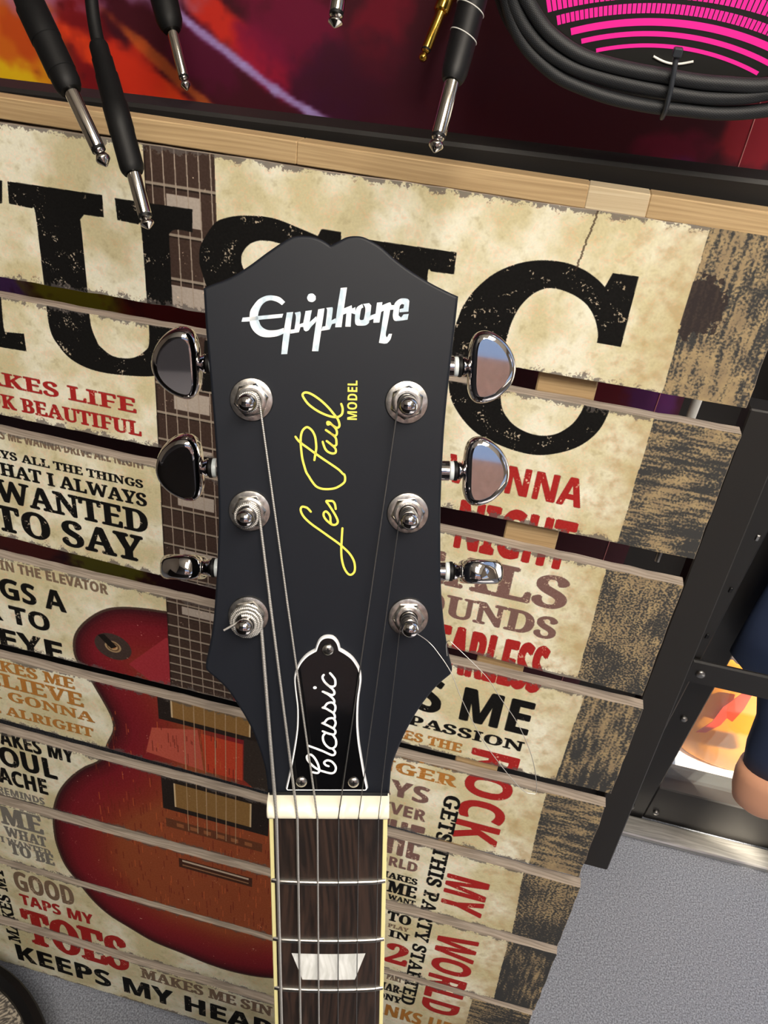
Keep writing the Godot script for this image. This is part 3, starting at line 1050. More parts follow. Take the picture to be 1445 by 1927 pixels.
	for q in 41:
		var y := 8.0 - q * 10.0
		var w0: float = wid.call(minf(y, 0.0))
		var row := []
		for c in 17:
			var a := PI * c / 16.0
			row.append(nk * Vector3(cos(a) * w0 * 0.995, y, -4.5 - pow(sin(a), 0.8) * (15.5 + q * 0.06)))
		rows.append(row)
	for q in 40:
		for c in 16:
			quad(st, rows[q][c], rows[q][c + 1], rows[q + 1][c + 1], rows[q + 1][c])
		quad(st, rows[q][0], rows[q + 1][0], rows[q + 1][16], rows[q][16])
	obj("neck", st, mats.satin_black, gt)
	# body below the picture: single cutaway with an arched top
	var half := [[0, -765], [60, -760], [110, -738], [146, -700], [164, -650], [162, -600], [144, -552], [124, -518], [117, -490], [122, -455], [132, -420], [134, -385], [118, -355], [88, -342], [60, -358], [40, -392], [28, -416]]
	var lefts := [[-28, -330], [-60, -324], [-100, -330], [-128, -352], [-138, -390], [-132, -430], [-121, -465], [-117, -492], [-125, -520], [-146, -555], [-162, -600], [-164, -650], [-146, -700], [-110, -738], [-60, -760]]
	var bo := []
	for q in half: bo.append(Vector2(q[0], q[1]))
	for q in lefts: bo.append(Vector2(q[0], q[1]))
	bo.append(bo[0])
	var bd := smooth_path(bo, 4)
	bd.resize(bd.size() - 1)
	var bp := PackedVector2Array()
	for q in bd: bp.append(q)
	st = new_st()
	extrude(st, bp, [[3.0, -58.0], [0.0, -55.0], [0.0, -13.0], [3.0, -10.0], [14.0, -7.0]], nk)
	obj("body", st, mats.mahogany, gt)
	for e in [-508.0, -600.0]:
		st = new_st()
		bevel_box(st, Vector3(0, e, -2.0), Vector3(70, 34, 12), 2.0, nk)
		obj("pickup", st, mats.nickel, gt)
	st = new_st()
	bevel_box(st, Vector3(0, -630, 0.0), Vector3(90, 10, 14), 2.0, nk)
	obj("bridge", st, mats.nickel, gt)
	st = new_st()
	bevel_box(st, Vector3(0, -672, 0.0), Vector3(102, 14, 14), 3.0, nk)
	obj("tailpiece", st, mats.nickel, gt)
	# strings: wound round the post, over the nut and down the neck
	var order := [2, 1, 0, 3, 4, 5]           # string 0..5 -> post
	var wraps := [3.3, 2.2, 2.4, 1.6, 1.6, 1.3]
	for s in 6:
		var p: Vector2 = posts[order[s]]
		var left := s < 3
		var path := []
		var rr: float = 2.5 + gauge[s]
		var n: int = int(wraps[s] * 14)
		var a_end := 0.0 if left else PI
		for q in n + 1:
			var f := float(q) / n
			var ang2: float = a_end + (1.0 if left else -1.0) * (1.0 - f) * wraps[s] * TAU
			# loose coils of the heavy bass string stand away from the post
			var loose: float = 1.0 + ((0.75 * (1.0 - absf(f - 0.75) * 1.2)) if s == 0 else (0.25 if s == 1 else 0.08))
			var zz: float = lerpf(9.0, 5.0, f)
			path.append(hx * Vector3(p.x + cos(ang2) * rr * loose, p.y + sin(ang2) * rr * loose, zz))
		var last: Vector3 = path[path.size() - 1]
		path.append(last.lerp(nk * Vector3(nx[s], 2.6, 2.0 + gauge[s] * 0.4), 0.5))
		path.append(nk * Vector3(nx[s], 3.0, 1.95))
		path.append(nk * Vector3(nx[s], 1.2, 1.95))
		var end_x: float = [-25.5, -15.4, -5.0, 5.2, 15.7, 26.0][s]
		for q in 8:
			var f := (q + 1) / 8.0
			path.append(nk * Vector3(lerpf(nx[s], end_x, f), lerpf(1.2, -628.0, f), lerpf(1.95, 8.0, f)))
		st = new_st()
		tube(st, path, gauge[s] * MM, 8)
		obj("string", st, mats.wound_string if s < 3 else mats.steel_plain, gt)
	# cut end of the bass string and the long loose end of the treble string
	st = new_st()
	tube(st, [hx * Vector3(-26.0, 71.5, 9.2), hx * Vector3(-30.5, 69.5, 9.6), hx * Vector3(-35.0, 66.8, 9.8)], 0.4 * MM, 8)
	obj("string_end", st, mats.steel_string, gt)
	var lp := [[28.6, 66.4, 8.5], [31.0, 64.6, 7.5], [33.4, 62.6, 7], [36.2, 59.8, 8], [41.2, 52.9, 10], [45.4, 43.1, 11], [54.5, 26.2, 11], [67.0, 9.9, 10], [71.7, 7.2, 10], [73.4, 8.7, 10], [71.1, 20.7, 10], [65.5, 33.4, 10], [58.5, 43.7, 10], [53.1, 51.7, 10], [42.6, 61.5, 8], [40.4, 63.0, 7], [39.8, 60.6, 5], [40.5, 55.8, 3]]
	var lw := []
	for q in lp: lw.append(hx * Vector3(q[0], q[1], q[2]))
	st = new_st()
	tube(st, smooth_path(lw, 5), 0.13 * MM, 6)
	obj("string_end", st, mats.steel_string, gt)

func build_stand(foot: Vector3, dir: Vector3):
	var gs := thing("guitar_stand", "black tubular floor stand holding up the guitar below the picture", "stand", Transform3D(Basis.IDENTITY, Vector3(foot.x, 0, foot.z)))
	var up := Vector3(dir.x, 0, dir.z).normalized()
	var side := up.cross(Vector3.UP)
	var hub := Vector3(0, 0.30, 0) + up * 0.13
	for e in [side * 0.22 - up * 0.12, -side * 0.22 - up * 0.12, up * 0.30]:
		var st := new_st()
		tube(st, [hub, Vector3(e.x, 0.012, e.z)], 0.010, 10)
		var lg := obj("leg", st, mats.black_metal, gs)
		st = new_st()
		lathe(st, [Vector2(0.0, -0.012), Vector2(0.014, -0.012), Vector2(0.014, 0.01), Vector2(0.009, 0.016), Vector2(0, 0.016)], Transform3D(Basis.IDENTITY, Vector3(e.x, 0.012, e.z)), 12)
		obj("rubber_foot", st, mats.rubber, lg)
	var st2 := new_st()
	tube(st2, [hub, hub + Vector3(0, 0.22, 0) + up * 0.055], 0.012, 10)
	obj("pole", st2, mats.black_metal, gs)
	for s in [-1.0, 1.0]:
		st2 = new_st()
		tube(st2, [hub, hub + side * 0.08 * s - Vector3(0, 0.075, 0), hub + side * 0.08 * s - up * 0.15 - Vector3(0, 0.075, 0), hub + side * 0.08 * s - up * 0.17 - Vector3(0, 0.045, 0)], 0.009, 10)
		obj("cradle_arm", st2, mats.rubber, gs)

# ------------------------------------------------------------------ cables
func axis_xf(a: Vector3, b: Vector3) -> Transform3D:      # local y runs from a to b
	var y := (b - a).normalized()
	var x := y.cross(Vector3(0.2, 0.3, 0.93)).normalized()
	return Transform3D(Basis(x, y, x.cross(y)), a)

# plug pointing from boot mouth a to tip t; boot profile [radius, distance back from a]
func build_plug(label: String, a: Vector3, t: Vector3, r: float, boot: Array, cable: Array, crad: float, metal: StandardMaterial3D, boot_mat: StandardMaterial3D, ball: bool, rings := [], collar := false):
	var L := (t - a).length()
	var o := thing("instrument_cable", label, "cable", Transform3D(Basis.IDENTITY, t), "jack cables hanging over the sign")
	var xf := axis_xf(t - t, a - t)      # y from the tip back to the boot
	var tip := L * 0.21
	var st := new_st()
	if ball:
		lathe(st, [Vector2(0, 0), Vector2(r * 0.5, r * 0.12), Vector2(r * 0.85, r * 0.55), Vector2(r * 0.9, r * 0.95), Vector2(r * 0.65, r * 1.5), Vector2(r * 0.55, r * 1.9), Vector2(r * 0.85, tip), Vector2(r * 0.85, tip + r * 0.1), Vector2(0, tip + r * 0.1)], xf, 22)
	else:
		lathe(st, [Vector2(0, 0), Vector2(r * 0.2, r * 0.1), Vector2(r * 0.98, tip * 0.42), Vector2(r * 1.0, tip * 0.55), Vector2(r * 0.8, tip * 0.72), Vector2(r * 0.58, tip * 0.82), Vector2(r * 0.85, tip * 0.97), Vector2(r * 0.85, tip), Vector2(0, tip)], xf, 22)
	obj("plug_tip", st, metal, o)
	st = new_st()
	lathe(st, [Vector2(0, tip), Vector2(r * 0.97, tip), Vector2(r * 0.97, tip + r * 0.42), Vector2(0, tip + r * 0.42)], xf, 22)
	obj("insulator_ring", st, mats.soft_plastic, o)
	st = new_st()
	lathe(st, [Vector2(0, tip + r * 0.42), Vector2(r * 0.93, tip + r * 0.42), Vector2(r, tip + r * 0.6), Vector2(r, L + 0.002), Vector2(0, L + 0.002)], xf, 26)
	obj("plug_sleeve", st, metal, o)
	st = new_st()
	var prof := [Vector2(0, L)]
	for q in boot: prof.append(Vector2(q[0], L + q[1]))
	prof.append(Vector2(0, prof[prof.size() - 1].y))
	lathe(st, prof, xf, 28)
	var bt := obj("plug_boot", st, boot_mat, o)
	for q in rings:
		st = new_st()
		var c: Vector3 = xf * Vector3(0, L + q[1], 0)
		var path := []
		for j in 33:
			path.append(xf * Vector3(cos(TAU * j / 32) * q[0], L + q[1] + cos(TAU * j / 32 + 2.4) * q[2], sin(TAU * j / 32) * q[0]))
		tube(st, path, 0.00028, 6, true)
		obj("accent_ring", st, mats.cyan_grey, bt)
	st = new_st()
	var cp := [xf * Vector3(0, L + boot[boot.size() - 1][1] - 0.003, 0)]
	for q in cable: cp.append(q - t)
	tube(st, smooth_path(cp, 6), crad, 12)
	obj("cable_lead", st, mats.rubber, o)

func build_cables():
	var b1 := [[0.0045, -0.0004], [0.0054, 0.0012], [0.0060, 0.004], [0.0060, 0.0085], [0.0063, 0.0088], [0.0063, 0.024], [0.0066, 0.0243], [0.0066, 0.040], [0.0060, 0.041], [0.0050, 0.055], [0.0040, 0.060]]
	build_plug("thick black jack plug hanging furthest left, silver tip in front of the wooden rail", Vector3(-0.2188, 1.1517, -0.3461), Vector3(-0.1968, 1.1283, -0.3283), 0.0031, b1, [Vector3(-0.262, 1.215, -0.40), Vector3(-0.275, 1.30, -0.46), Vector3(-0.275, 1.40, -0.52)], 0.0033, mats.nickel_bright, mats.rubber, false)
	var b2 := [[0.0042, -0.0004], [0.0050, 0.001], [0.0054, 0.003], [0.0054, 0.0185], [0.0056, 0.019], [0.0056, 0.0315], [0.0052, 0.032], [0.0050, 0.045], [0.0046, 0.0455], [0.0046, 0.0525], [0.0042, 0.053], [0.0042, 0.0585], [0.0036, 0.060]]
	build_plug("slim black jack plug with ribbed boot, its silver tip hanging over the letter U", Vector3(-0.1902, 1.1232, -0.3385), Vector3(-0.1783, 1.105, -0.3237), 0.0031, b2, [Vector3(-0.2241, 1.1785, -0.3842), Vector3(-0.236, 1.22, -0.415), Vector3(-0.24, 1.30, -0.47), Vector3(-0.24, 1.40, -0.52)], 0.0029, mats.nickel_bright, mats.rubber, false)
	var b3 := [[0.005, -0.0004], [0.0066, 0.002], [0.0078, 0.006], [0.0082, 0.02], [0.0082, 0.03], [0.006, 0.034], [0.0045, 0.05]]
	build_plug("jack plug with smooth black boot hanging over the orange streak of the poster", Vector3(-0.2521, 1.1358, -0.5189), Vector3(-0.2357, 1.1096, -0.4973), 0.0030, b3, [Vector3(-0.275, 1.20, -0.545), Vector3(-0.275, 1.30, -0.545), Vector3(-0.275, 1.40, -0.53)], 0.003, mats.nickel_bright, mats.rubber, false)
	build_plug("silver jack plug tip just showing at the top edge, left of the gold plug", Vector3(-0.1151, 1.1975, -0.4089), Vector3(-0.1133, 1.1782, -0.3911), 0.0032, b3, [Vector3(-0.116, 1.25, -0.44), Vector3(-0.116, 1.32, -0.48), Vector3(-0.116, 1.40, -0.52)], 0.003, mats.nickel_bright, mats.rubber, false)
	var b5 := [[0.0040, -0.0004], [0.0048, 0.0006], [0.0048, 0.010], [0.0058, 0.0104], [0.0058, 0.028], [0.004, 0.030], [0.004, 0.04]]
	build_plug("slender gold jack plug hanging beside the black plug with pale rings", Vector3(-0.097, 1.1535, -0.5647), Vector3(-0.1023, 1.131, -0.5425), 0.0030, b5, [Vector3(-0.09, 1.22, -0.565), Vector3(-0.09, 1.30, -0.56), Vector3(-0.09, 1.40, -0.53)], 0.003, mats.gold_metal, mats.gold_metal, true)
	var b6 := [[0.0042, -0.0004], [0.0050, 0.0012], [0.0056, 0.004], [0.0059, 0.012], [0.0061, 0.03], [0.0062, 0.05], [0.005, 0.055], [0.004, 0.06]]
	build_plug("black jack plug with two pale rings round its boot, hanging above the wooden rail", Vector3(-0.058, 1.1662, -0.382), Vector3(-0.0592, 1.1432, -0.3601), 0.0032, b6, [Vector3(-0.056, 1.245, -0.45), Vector3(-0.056, 1.32, -0.49), Vector3(-0.056, 1.40, -0.525)], 0.0033, mats.nickel_bright, mats.soft_plastic, false, [[0.00605, 0.0195, 0.0022], [0.0062, 0.0315, 0.0022]])
	# peg hooks out of the top of the picture that carry the cables
	var hk := thing("cable_rail", "black rail with hooks above the picture that the cables hang from", "rail", Transform3D(Basis.IDENTITY, Vector3(-0.1, 1.38, -0.56)))
	var st := new_st()
	bevel_box(st, Vector3(0, 0.03, -0.012), Vector3(0.9, 0.03, 0.015), 0.002)
	obj("rail_bar", st, mats.black_metal, hk)
	for x in [-0.275, -0.24, -0.116, -0.09, -0.056, 0.04]:
		st = new_st()
		tube(st, [Vector3(x + 0.1, 0.028, -0.01), Vector3(x + 0.1, 0.018, 0.05), Vector3(x + 0.1, 0.03, 0.10)], 0.0025, 8)
		obj("hook", st, mats.bolt_metal, hk)

func build_coil():
	var base := Vector3(0.04, 1.146, -0.46)
	var o := thing("coiled_cable", "coiled black braided cable tied to a black card with magenta stripes, top right", "cable", Transform3D(Basis.IDENTITY, base))
	var A := [[-0.0419, 1.1885], [-0.0364, 1.1823], [-0.0278, 1.1739], [-0.0176, 1.1679], [-0.0059, 1.1636], [0.0079, 1.1615], [0.0215, 1.1604], [0.0348, 1.1599], [0.0481, 1.1594], [0.061, 1.1598], [0.0812, 1.1617], [0.104, 1.170], [0.125, 1.189]]
	var B := [[-0.0467, 1.1881], [-0.0433, 1.1808], [-0.0365, 1.1725], [-0.026, 1.1645], [-0.0121, 1.1587], [0.0021, 1.1559], [0.0187, 1.1542], [0.0368, 1.1531], [0.0545, 1.1528], [0.0713, 1.1547], [0.0826, 1.158], [0.108, 1.166], [0.129, 1.186]]
	var C := [[-0.0497, 1.1877], [-0.0455, 1.1782], [-0.0394, 1.1686], [-0.0307, 1.1607], [-0.0173, 1.1531], [-0.0027, 1.149], [0.0116, 1.1465], [0.0301, 1.1452], [0.0479, 1.1456], [0.0654, 1.1464], [0.0853, 1.1505], [0.112, 1.160], [0.133, 1.182]]
	var k := 0
	for e in [A, B, C, C]:
		var p := []
		for q in e:
			p.append(Vector3(q[0] + (0.0 if k < 3 else -0.0065), q[1] + (0.0 if k < 3 else 0.004), -0.46 - (0.012 if k == 3 else k * 0.001)) - base)
		# the part of the loop above the picture
		var l: Vector3 = p[0]
		var r: Vector3 = p[p.size() - 1]
		var c := (l + r) * 0.5
		var w := (r - l).x * 0.5
		for q in range(1, 14):
			var a := PI * q / 14.0
			p.append(c + Vector3(cos(a) * w * (1.0 + 0.12 * sin(a)), sin(a) * w * 1.15, 0.0))
		p.append(l)
		var st := new_st()
		tube(st, smooth_path(p, 6), 0.0034, 14, true)
		obj("cable_turn", st, mats.braid, o)
		k += 1
	# card inside the loop, with its printed arcs and hanging slot
	var st := new_st()
	var co := PackedVector2Array()
	for j in 48:
		co.append(Vector2(0.04 + cos(TAU * j / 48) * 0.104, 1.234 + sin(TAU * j / 48) * 0.079) - Vector2(base.x, base.y))
	extrude(st, co, [[0.0, -0.0165], [0.0, -0.0155]], Transform3D.IDENTITY, false)
	var card := obj("backing_card", st, mats.card_black, o)
	var arcs := [[0.0365, 1.0425, 0.1268, 0.0018, false], [0.0368, 1.031, 0.1434, 0.0023, false], [0.0379, 1.0201, 0.1594, 0.0032, false], [0.0377, 1.0082, 0.177, 0.0042, true], [0.0398, 0.9915, 0.2008, 0.0058, true]]
	for e in arcs:
		st = new_st()
		st.set_smooth_group(-1)
		var n := 150
		for j in n:
			var a0 := lerpf(0.62, 2.52, float(j) / n)
			var a1 := lerpf(0.62, 2.52, (j + (0.78 if e[4] else 1.0)) / n)
			var v := []
			var inside := true
			for q in [[a0, -1.0], [a0, 1.0], [a1, 1.0], [a1, -1.0]]:
				var rr: float = e[2] + q[1] * e[3] * 0.5
				var w := Vector2(e[0] + cos(q[0]) * rr, e[1] + sin(q[0]) * rr)
				var d := Vector2((w.x - 0.04) / 0.103, (w.y - 1.234) / 0.078)
				if d.length() > 1.0: inside = false
				v.append(Vector3(w.x - base.x, w.y - base.y, -0.0153))
			if inside: quad(st, v[3], v[2], v[1], v[0])
		obj("printed_stripe", st, mats.magenta, card)
	st = new_st()
	var sp := []
	for j in 13:
		var f := j / 12.0
		sp.append(Vector3(lerpf(0.0267, 0.0462, f) - base.x, 1.1642 - sin(f * PI) * 0.0022 - base.y, -0.0150))
	tube(st, sp, 0.0006, 6)
	obj("slot_edge", st, mats.white_paint, card)
	st = new_st()
	tube(st, [Vector3(0.036, 1.170, -0.4555) - base, Vector3(0.0368, 1.162, -0.4535) - base, Vector3(0.0375, 1.154, -0.4545) - base, Vector3(0.0377, 1.146, -0.4555) - base, Vector3(0.0375, 1.1405, -0.462) - base], 0.0013, 8)
	var tie := obj("cable_tie", st, mats.zip_tie, o)
	st = new_st()
	bevel_box(st, Vector3(0.036, 1.1717, -0.4545) - base, Vector3(0.0044, 0.0042, 0.004), 0.0006)
	obj("tie_head", st, mats.zip_tie, tie)

# ------------------------------------------------------------------ poster
func build_poster():
	var w := 480
	var h := 560
	var x0 := -1.0
	var x1 := 0.122
	var y0 := 0.45
	var y1 := 1.75
	# soft patches of colour: x, y, rx, ry, turn, r, g, b, weight
	var bl := [
		[-0.41, 1.10, 0.045, 0.045, 0.0, 214, 104, 24, 1.0],
		[-0.42, 1.065, 0.03, 0.018, 0.0, 236, 190, 20, 1.0],
		[-0.385, 1.072, 0.012, 0.018, 0.3, 226, 150, 20, 0.9],
		[-0.405, 1.105, 0.012, 0.02, 0.5, 190, 60, 20, 0.6],
		[-0.352, 1.10, 0.018, 0.06, 0.25, 128, 14, 22, 0.95],
		[-0.305, 1.122, 0.032, 0.020, -0.3, 70, 8, 26, 0.95],
		[-0.305, 1.077, 0.075, 0.011, -0.42, 232, 66, 26, 1.0],
		[-0.322, 1.085, 0.022, 0.020, -0.5, 222, 50, 26, 0.9],
		[-0.29, 1.090, 0.05, 0.0045, -0.62, 226, 120, 40, 0.6],
		[-0.262, 1.105, 0.025, 0.02, -0.5, 84, 8, 44, 0.9],
		[-0.242, 1.122, 0.045, 0.010, -0.6, 214, 46, 30, 0.9],
		[-0.215, 1.105, 0.03, 0.016, -0.6, 150, 10, 60, 0.7],
		[-0.20, 1.128, 0.035, 0.025, 0.0, 118, 10, 54, 0.8],
		[-0.168, 1.095, 0.03, 0.025, 0.0, 60, 8, 50, 0.8],
		[-0.140, 1.135, 0.018, 0.03, -0.2, 128, 12, 40, 0.7],
		[-0.10, 1.10, 0.09, 0.03, 0.0, 62, 8, 30, 0.7],
		[0.0, 1.09, 0.09, 0.03, 0.0, 66, 6, 24, 0.8],
		[0.06, 1.085, 0.025, 0.012, 0.2, 120, 12, 50, 0.8],
		[0.106, 1.100, 0.018, 0.020, 0.0, 170, 28, 44, 0.75],
		[0.075, 1.072, 0.02, 0.01, 0.0, 96, 20, 92, 0.7],
		[-0.51, 0.90, 0.06, 0.06, 0.0, 150, 100, 190, 1.0],
		[-0.405, 0.90, 0.045, 0.05, 0.0, 176, 166, 30, 1.0],
		[-0.30, 0.90, 0.06, 0.05, 0.0, 130, 12, 18, 0.8],
		[0.06, 0.89, 0.05, 0.05, 0.0, 130, 16, 40, 0.8],
		[0.10, 0.89, 0.02, 0.05, 0.0, 96, 40, 120, 0.8],
		[-0.44, 0.55, 0.05, 0.05, 0.0, 150, 150, 30, 0.9],
		[-0.55, 0.55, 0.05, 0.05, 0.0, 140, 40, 26, 0.8],
		[-0.40, 1.163, 0.10, 0.040, 0.10, 178, 118, 166, 0.95],
		[-0.30, 1.165, 0.05, 0.030, 0.1, 160, 124, 170, 0.9]]
	var img := Image.create(w, h, true, Image.FORMAT_RGB8)
	var nz := noise(91, 2.2, 4)
	var line := [Vector2(-0.285, 1.132), Vector2(-0.273, 1.1235), Vector2(-0.235, 1.102), Vector2(-0.213, 1.0885), Vector2(-0.190, 1.078), Vector2(-0.160, 1.066)]
	for y in h:
		for x in w:
			var p := Vector2(lerpf(x0, x1, (x + 0.5) / w), lerpf(y1, y0, (y + 0.5) / h))
			var col := c8(66, 8, 26)
			var nn := nz.get_noise_2d(p.x * 20.0, p.y * 20.0)
			for e in bl:
				var d := Vector2(p.x - e[0], p.y - e[1])
				if absf(d.x) > 0.3 or absf(d.y) > 0.15: continue
				d = d.rotated(-e[4])
				var q: float = Vector2(d.x / e[2], d.y / e[3]).length_squared() + nn * 0.9
				var f: float = clampf(1.6 - q, 0.0, 1.0) * e[8]
				if f > 0.0: col = col.lerp(c8(e[5], e[6], e[7]), f)
			if p.y < 1.15 and p.y > 1.05 and p.x < -0.14 and p.x > -0.30:
				for k in line.size() - 1:
					var c := Geometry2D.get_closest_point_to_segment(p, line[k], line[k + 1])
					var dd := c.distance_to(p) / (0.0026 + nn * 0.001)
					if dd < 1.6: col = col.lerp(c8(172, 150, 212), clampf(1.6 - dd, 0.0, 0.9))
			img.set_pixel(x, y, col)
	img.generate_mipmaps()
	var m := StandardMaterial3D.new()
	m.albedo_texture = ImageTexture.create_from_image(img)
	m.roughness = 0.55
	var st := new_st()
	st.set_smooth_group(1)
	var n := 40
	for k in 2:
		var z := 0.0 if k == 0 else -0.002
		for j in n:
			var a := float(j) / n
			var b := float(j + 1) / n
			var za := z + 0.0012 * sin(a * 40.0)
			var zb := z + 0.0012 * sin(b * 40.0)
			var c := [[a, 1.0, za], [b, 1.0, zb], [b, 0.0, zb], [a, 0.0, za]]
			for q in ([0, 1, 2, 0, 2, 3] if k == 0 else [0, 2, 1, 0, 3, 2]):
				st.set_uv(Vector2(c[q][0], 1.0 - c[q][1]))
				st.add_vertex(Vector3(lerpf(x0, x1, c[q][0]), c[q][1] * (y1 - y0), c[q][2]))
	var o := obj("fabric_poster", st, m, null, Transform3D(Basis.IDENTITY, Vector3(0, y0, -0.59)))
	var hs := new_st()
	tube(hs, [Vector3(0.103, 0.0, 0.0014), Vector3(0.103, y1 - y0, 0.0014)], 0.0004, 6)
	obj("hem_stitch", hs, mats.hem_thread, o)
	tag(o, "printed fabric poster of blurred red, orange and purple light behind the sign", "poster")

# ------------------------------------------------------------------ room
func slab(n: String, c: Vector3, s: Vector3, m: Material, parent: Node = null) -> MeshInstance3D:
	var st := new_st()
	bevel_box(st, c, s, 0.002)
	var o := obj(n, st, m, parent)
	if parent == null: o.set_meta("kind", "structure")
	return o

func bolt(parent: Node, at: Vector3, r := 0.006):
	var st := new_st()
	lathe(st, [Vector2(0, -0.002), Vector2(r, -0.002), Vector2(r, 0.001), Vector2(r * 0.75, 0.0028), Vector2(r * 0.3, 0.0034), Vector2(0, 0.0034)], Transform3D(Basis(Vector3.RIGHT, PI / 2), at), 14)
	obj("bolt", st, mats.bolt_metal, parent)

func build_room():
	slab("floor", Vector3(0.2, -0.05, 0.6), Vector3(4.4, 0.1, 2.8), mats.carpet)
	slab("ceiling", Vector3(0.2, 3.05, 0.6), Vector3(4.9, 0.1, 3.4), mats.white_paint)
	slab("wall_left", Vector3(-2.05, 1.5, 0.625), Vector3(0.1, 3.0, 2.95), mats.plaster)
	slab("wall_back", Vector3(-0.88, 1.5, -0.76), Vector3(2.28, 3.0, 0.1), mats.black_wall)
	# right wall with an added high narrow window for sun near the door
	var wr := struct_node("wall_right")
	slab("wall_piece", Vector3(2.45, 0.4, 0.6), Vector3(0.1, 0.8, 2.9), mats.plaster, wr)
	slab("wall_piece", Vector3(2.45, 1.65, 0.6), Vector3(0.1, 0.10, 2.9), mats.plaster, wr)
	slab("wall_piece", Vector3(2.45, 1.2, -0.27), Vector3(0.1, 0.8, 1.16), mats.plaster, wr)
	slab("wall_piece", Vector3(2.45, 1.2, 2.0), Vector3(0.1, 0.8, 0.1), mats.plaster, wr)
	slab("wall_piece", Vector3(2.45, 2.85, 0.6), Vector3(0.1, 0.3, 2.9), mats.plaster, wr)
	slab("wall_piece", Vector3(2.45, 2.2, -0.59), Vector3(0.1, 1.0, 0.48), mats.plaster, wr)
	slab("wall_piece", Vector3(2.45, 2.2, 1.11), Vector3(0.1, 1.0, 1.88), mats.plaster, wr)
	# front wall behind the camera with a tall shop window on its right side
	var wf := struct_node("wall_front")
	slab("wall_piece", Vector3(-0.925, 1.5, 2.05), Vector3(2.15, 3.0, 0.1), mats.dark_wall, wf)
	slab("wall_piece", Vector3(1.2, 0.3, 2.05), Vector3(2.4, 0.6, 0.1), mats.dark_wall, wf)
	slab("wall_piece", Vector3(1.2, 2.95, 2.05), Vector3(2.4, 0.1, 0.1), mats.dark_wall, wf)
	slab("wall_piece", Vector3(2.3, 1.75, 2.05), Vector3(0.2, 2.3, 0.1), mats.dark_wall, wf)
	var w1 := struct_node("window_1")
	slab("window_frame", Vector3(1.175, 0.62, 2.05), Vector3(2.05, 0.04, 0.06), mats.black_metal, w1)
	slab("window_frame", Vector3(1.175, 2.88, 2.05), Vector3(2.05, 0.04, 0.06), mats.black_metal, w1)
	slab("window_frame", Vector3(0.17, 1.75, 2.05), Vector3(0.04, 2.22, 0.06), mats.black_metal, w1)
	slab("window_frame", Vector3(2.18, 1.75, 2.05), Vector3(0.04, 2.22, 0.06), mats.black_metal, w1)
	slab("pane", Vector3(1.175, 1.75, 2.05), Vector3(1.98, 2.22, 0.006), mats.glass, w1)
	var w2 := struct_node("window_2")  # added unseen window, shaped so the sun reaches the bags by the door
	slab("window_frame", Vector3(2.45, 1.705, -0.09), Vector3(0.06, 0.01, 0.52), mats.black_metal, w2)
	slab("window_frame", Vector3(2.45, 2.69, -0.09), Vector3(0.06, 0.02, 0.52), mats.black_metal, w2)
	slab("pane", Vector3(2.45, 2.195, -0.09), Vector3(0.006, 0.97, 0.52), mats.glass, w2)
	var w3 := struct_node("window_3")  # added unseen window that brings daylight to the floor on the right
	slab("window_frame", Vector3(2.45, 0.815, 1.13), Vector3(0.06, 0.03, 1.62), mats.black_metal, w3)
	slab("window_frame", Vector3(2.45, 1.585, 1.13), Vector3(0.06, 0.03, 1.62), mats.black_metal, w3)
	slab("pane", Vector3(2.45, 1.2, 1.13), Vector3(0.006, 0.74, 1.62), mats.glass, w3)
	# shop door of black frame and glass beside the sign
	var d := struct_node("door_1")
	slab("door_stile", Vector3(0.297, 1.25, -0.78), Vector3(0.058, 2.5, 0.05), mats.black_metal, d)
	slab("door_stile", Vector3(1.30, 1.25, -0.78), Vector3(0.06, 2.5, 0.05), mats.black_metal, d)
	slab("kick_plate", Vector3(0.80, 0.056, -0.78), Vector3(0.95, 0.096, 0.05), mats.black_metal, d)
	slab("door_rail", Vector3(0.80, 2.45, -0.78), Vector3(0.95, 0.10, 0.05), mats.black_metal, d)
	slab("pane", Vector3(0.80, 1.25, -0.78), Vector3(0.95, 2.30, 0.006), mats.glass, d)
	for e in [Vector3(0.308, 0.290, -0.753), Vector3(0.301, 0.035, -0.753), Vector3(0.34, 0.035, -0.753)]:
		bolt(d, e, 0.005)
	slab("wall_piece", Vector3(1.87, 1.5, -0.78), Vector3(1.06, 3.0, 0.1), mats.plaster, wr)
	slab("wall_piece", Vector3(0.8, 2.76, -0.78), Vector3(1.08, 0.5, 0.1), mats.plaster, wr)
	var th := slab("trim_1", Vector3(0.80, 0.006, -0.735), Vector3(1.04, 0.012, 0.034), mats.threshold)
	# things of the rack
	var up := thing("rack_upright", "black slotted steel upright of the display rack, right of the plank ends", "rack", Transform3D(Basis.IDENTITY, Vector3(0.244, 0, -0.69)))
	slab("post", Vector3(0, 1.2, 0), Vector3(0.036, 2.4, 0.03), mats.black_metal, up)
	for y in range(4, 30):
		var st := new_st()
		bevel_box(st, Vector3(0.011, y * 0.0785, 0.0148), Vector3(0.004, 0.008, 0.003), 0.0008)
		obj("slot", st, mats.bolt_metal if y % 3 == 0 else mats.soft_plastic, up)
	var cb := thing("rack_crossbar", "flat black steel bar with a round bolt, crossing in front of the navy bag", "bar", Transform3D(Basis.IDENTITY, Vector3(0.25, 0.49, -0.672)))
	slab("bar", Vector3(0.29, 0, 0), Vector3(0.58, 0.040, 0.006), mats.black_metal, cb)
	bolt(cb, Vector3(0.016, 0, 0.003), 0.006)
	var tb := obj("support_bar", _box(Vector3(1.5, 0.03, 0.02), 0.002), mats.black_metal, null, Transform3D(Basis(Vector3(0, 0, 1), 0.022), Vector3(-0.16, 1.0835, -0.512)))
	tag(tb, "black steel bar just above the wooden rail that the plank sign leans on", "bar")
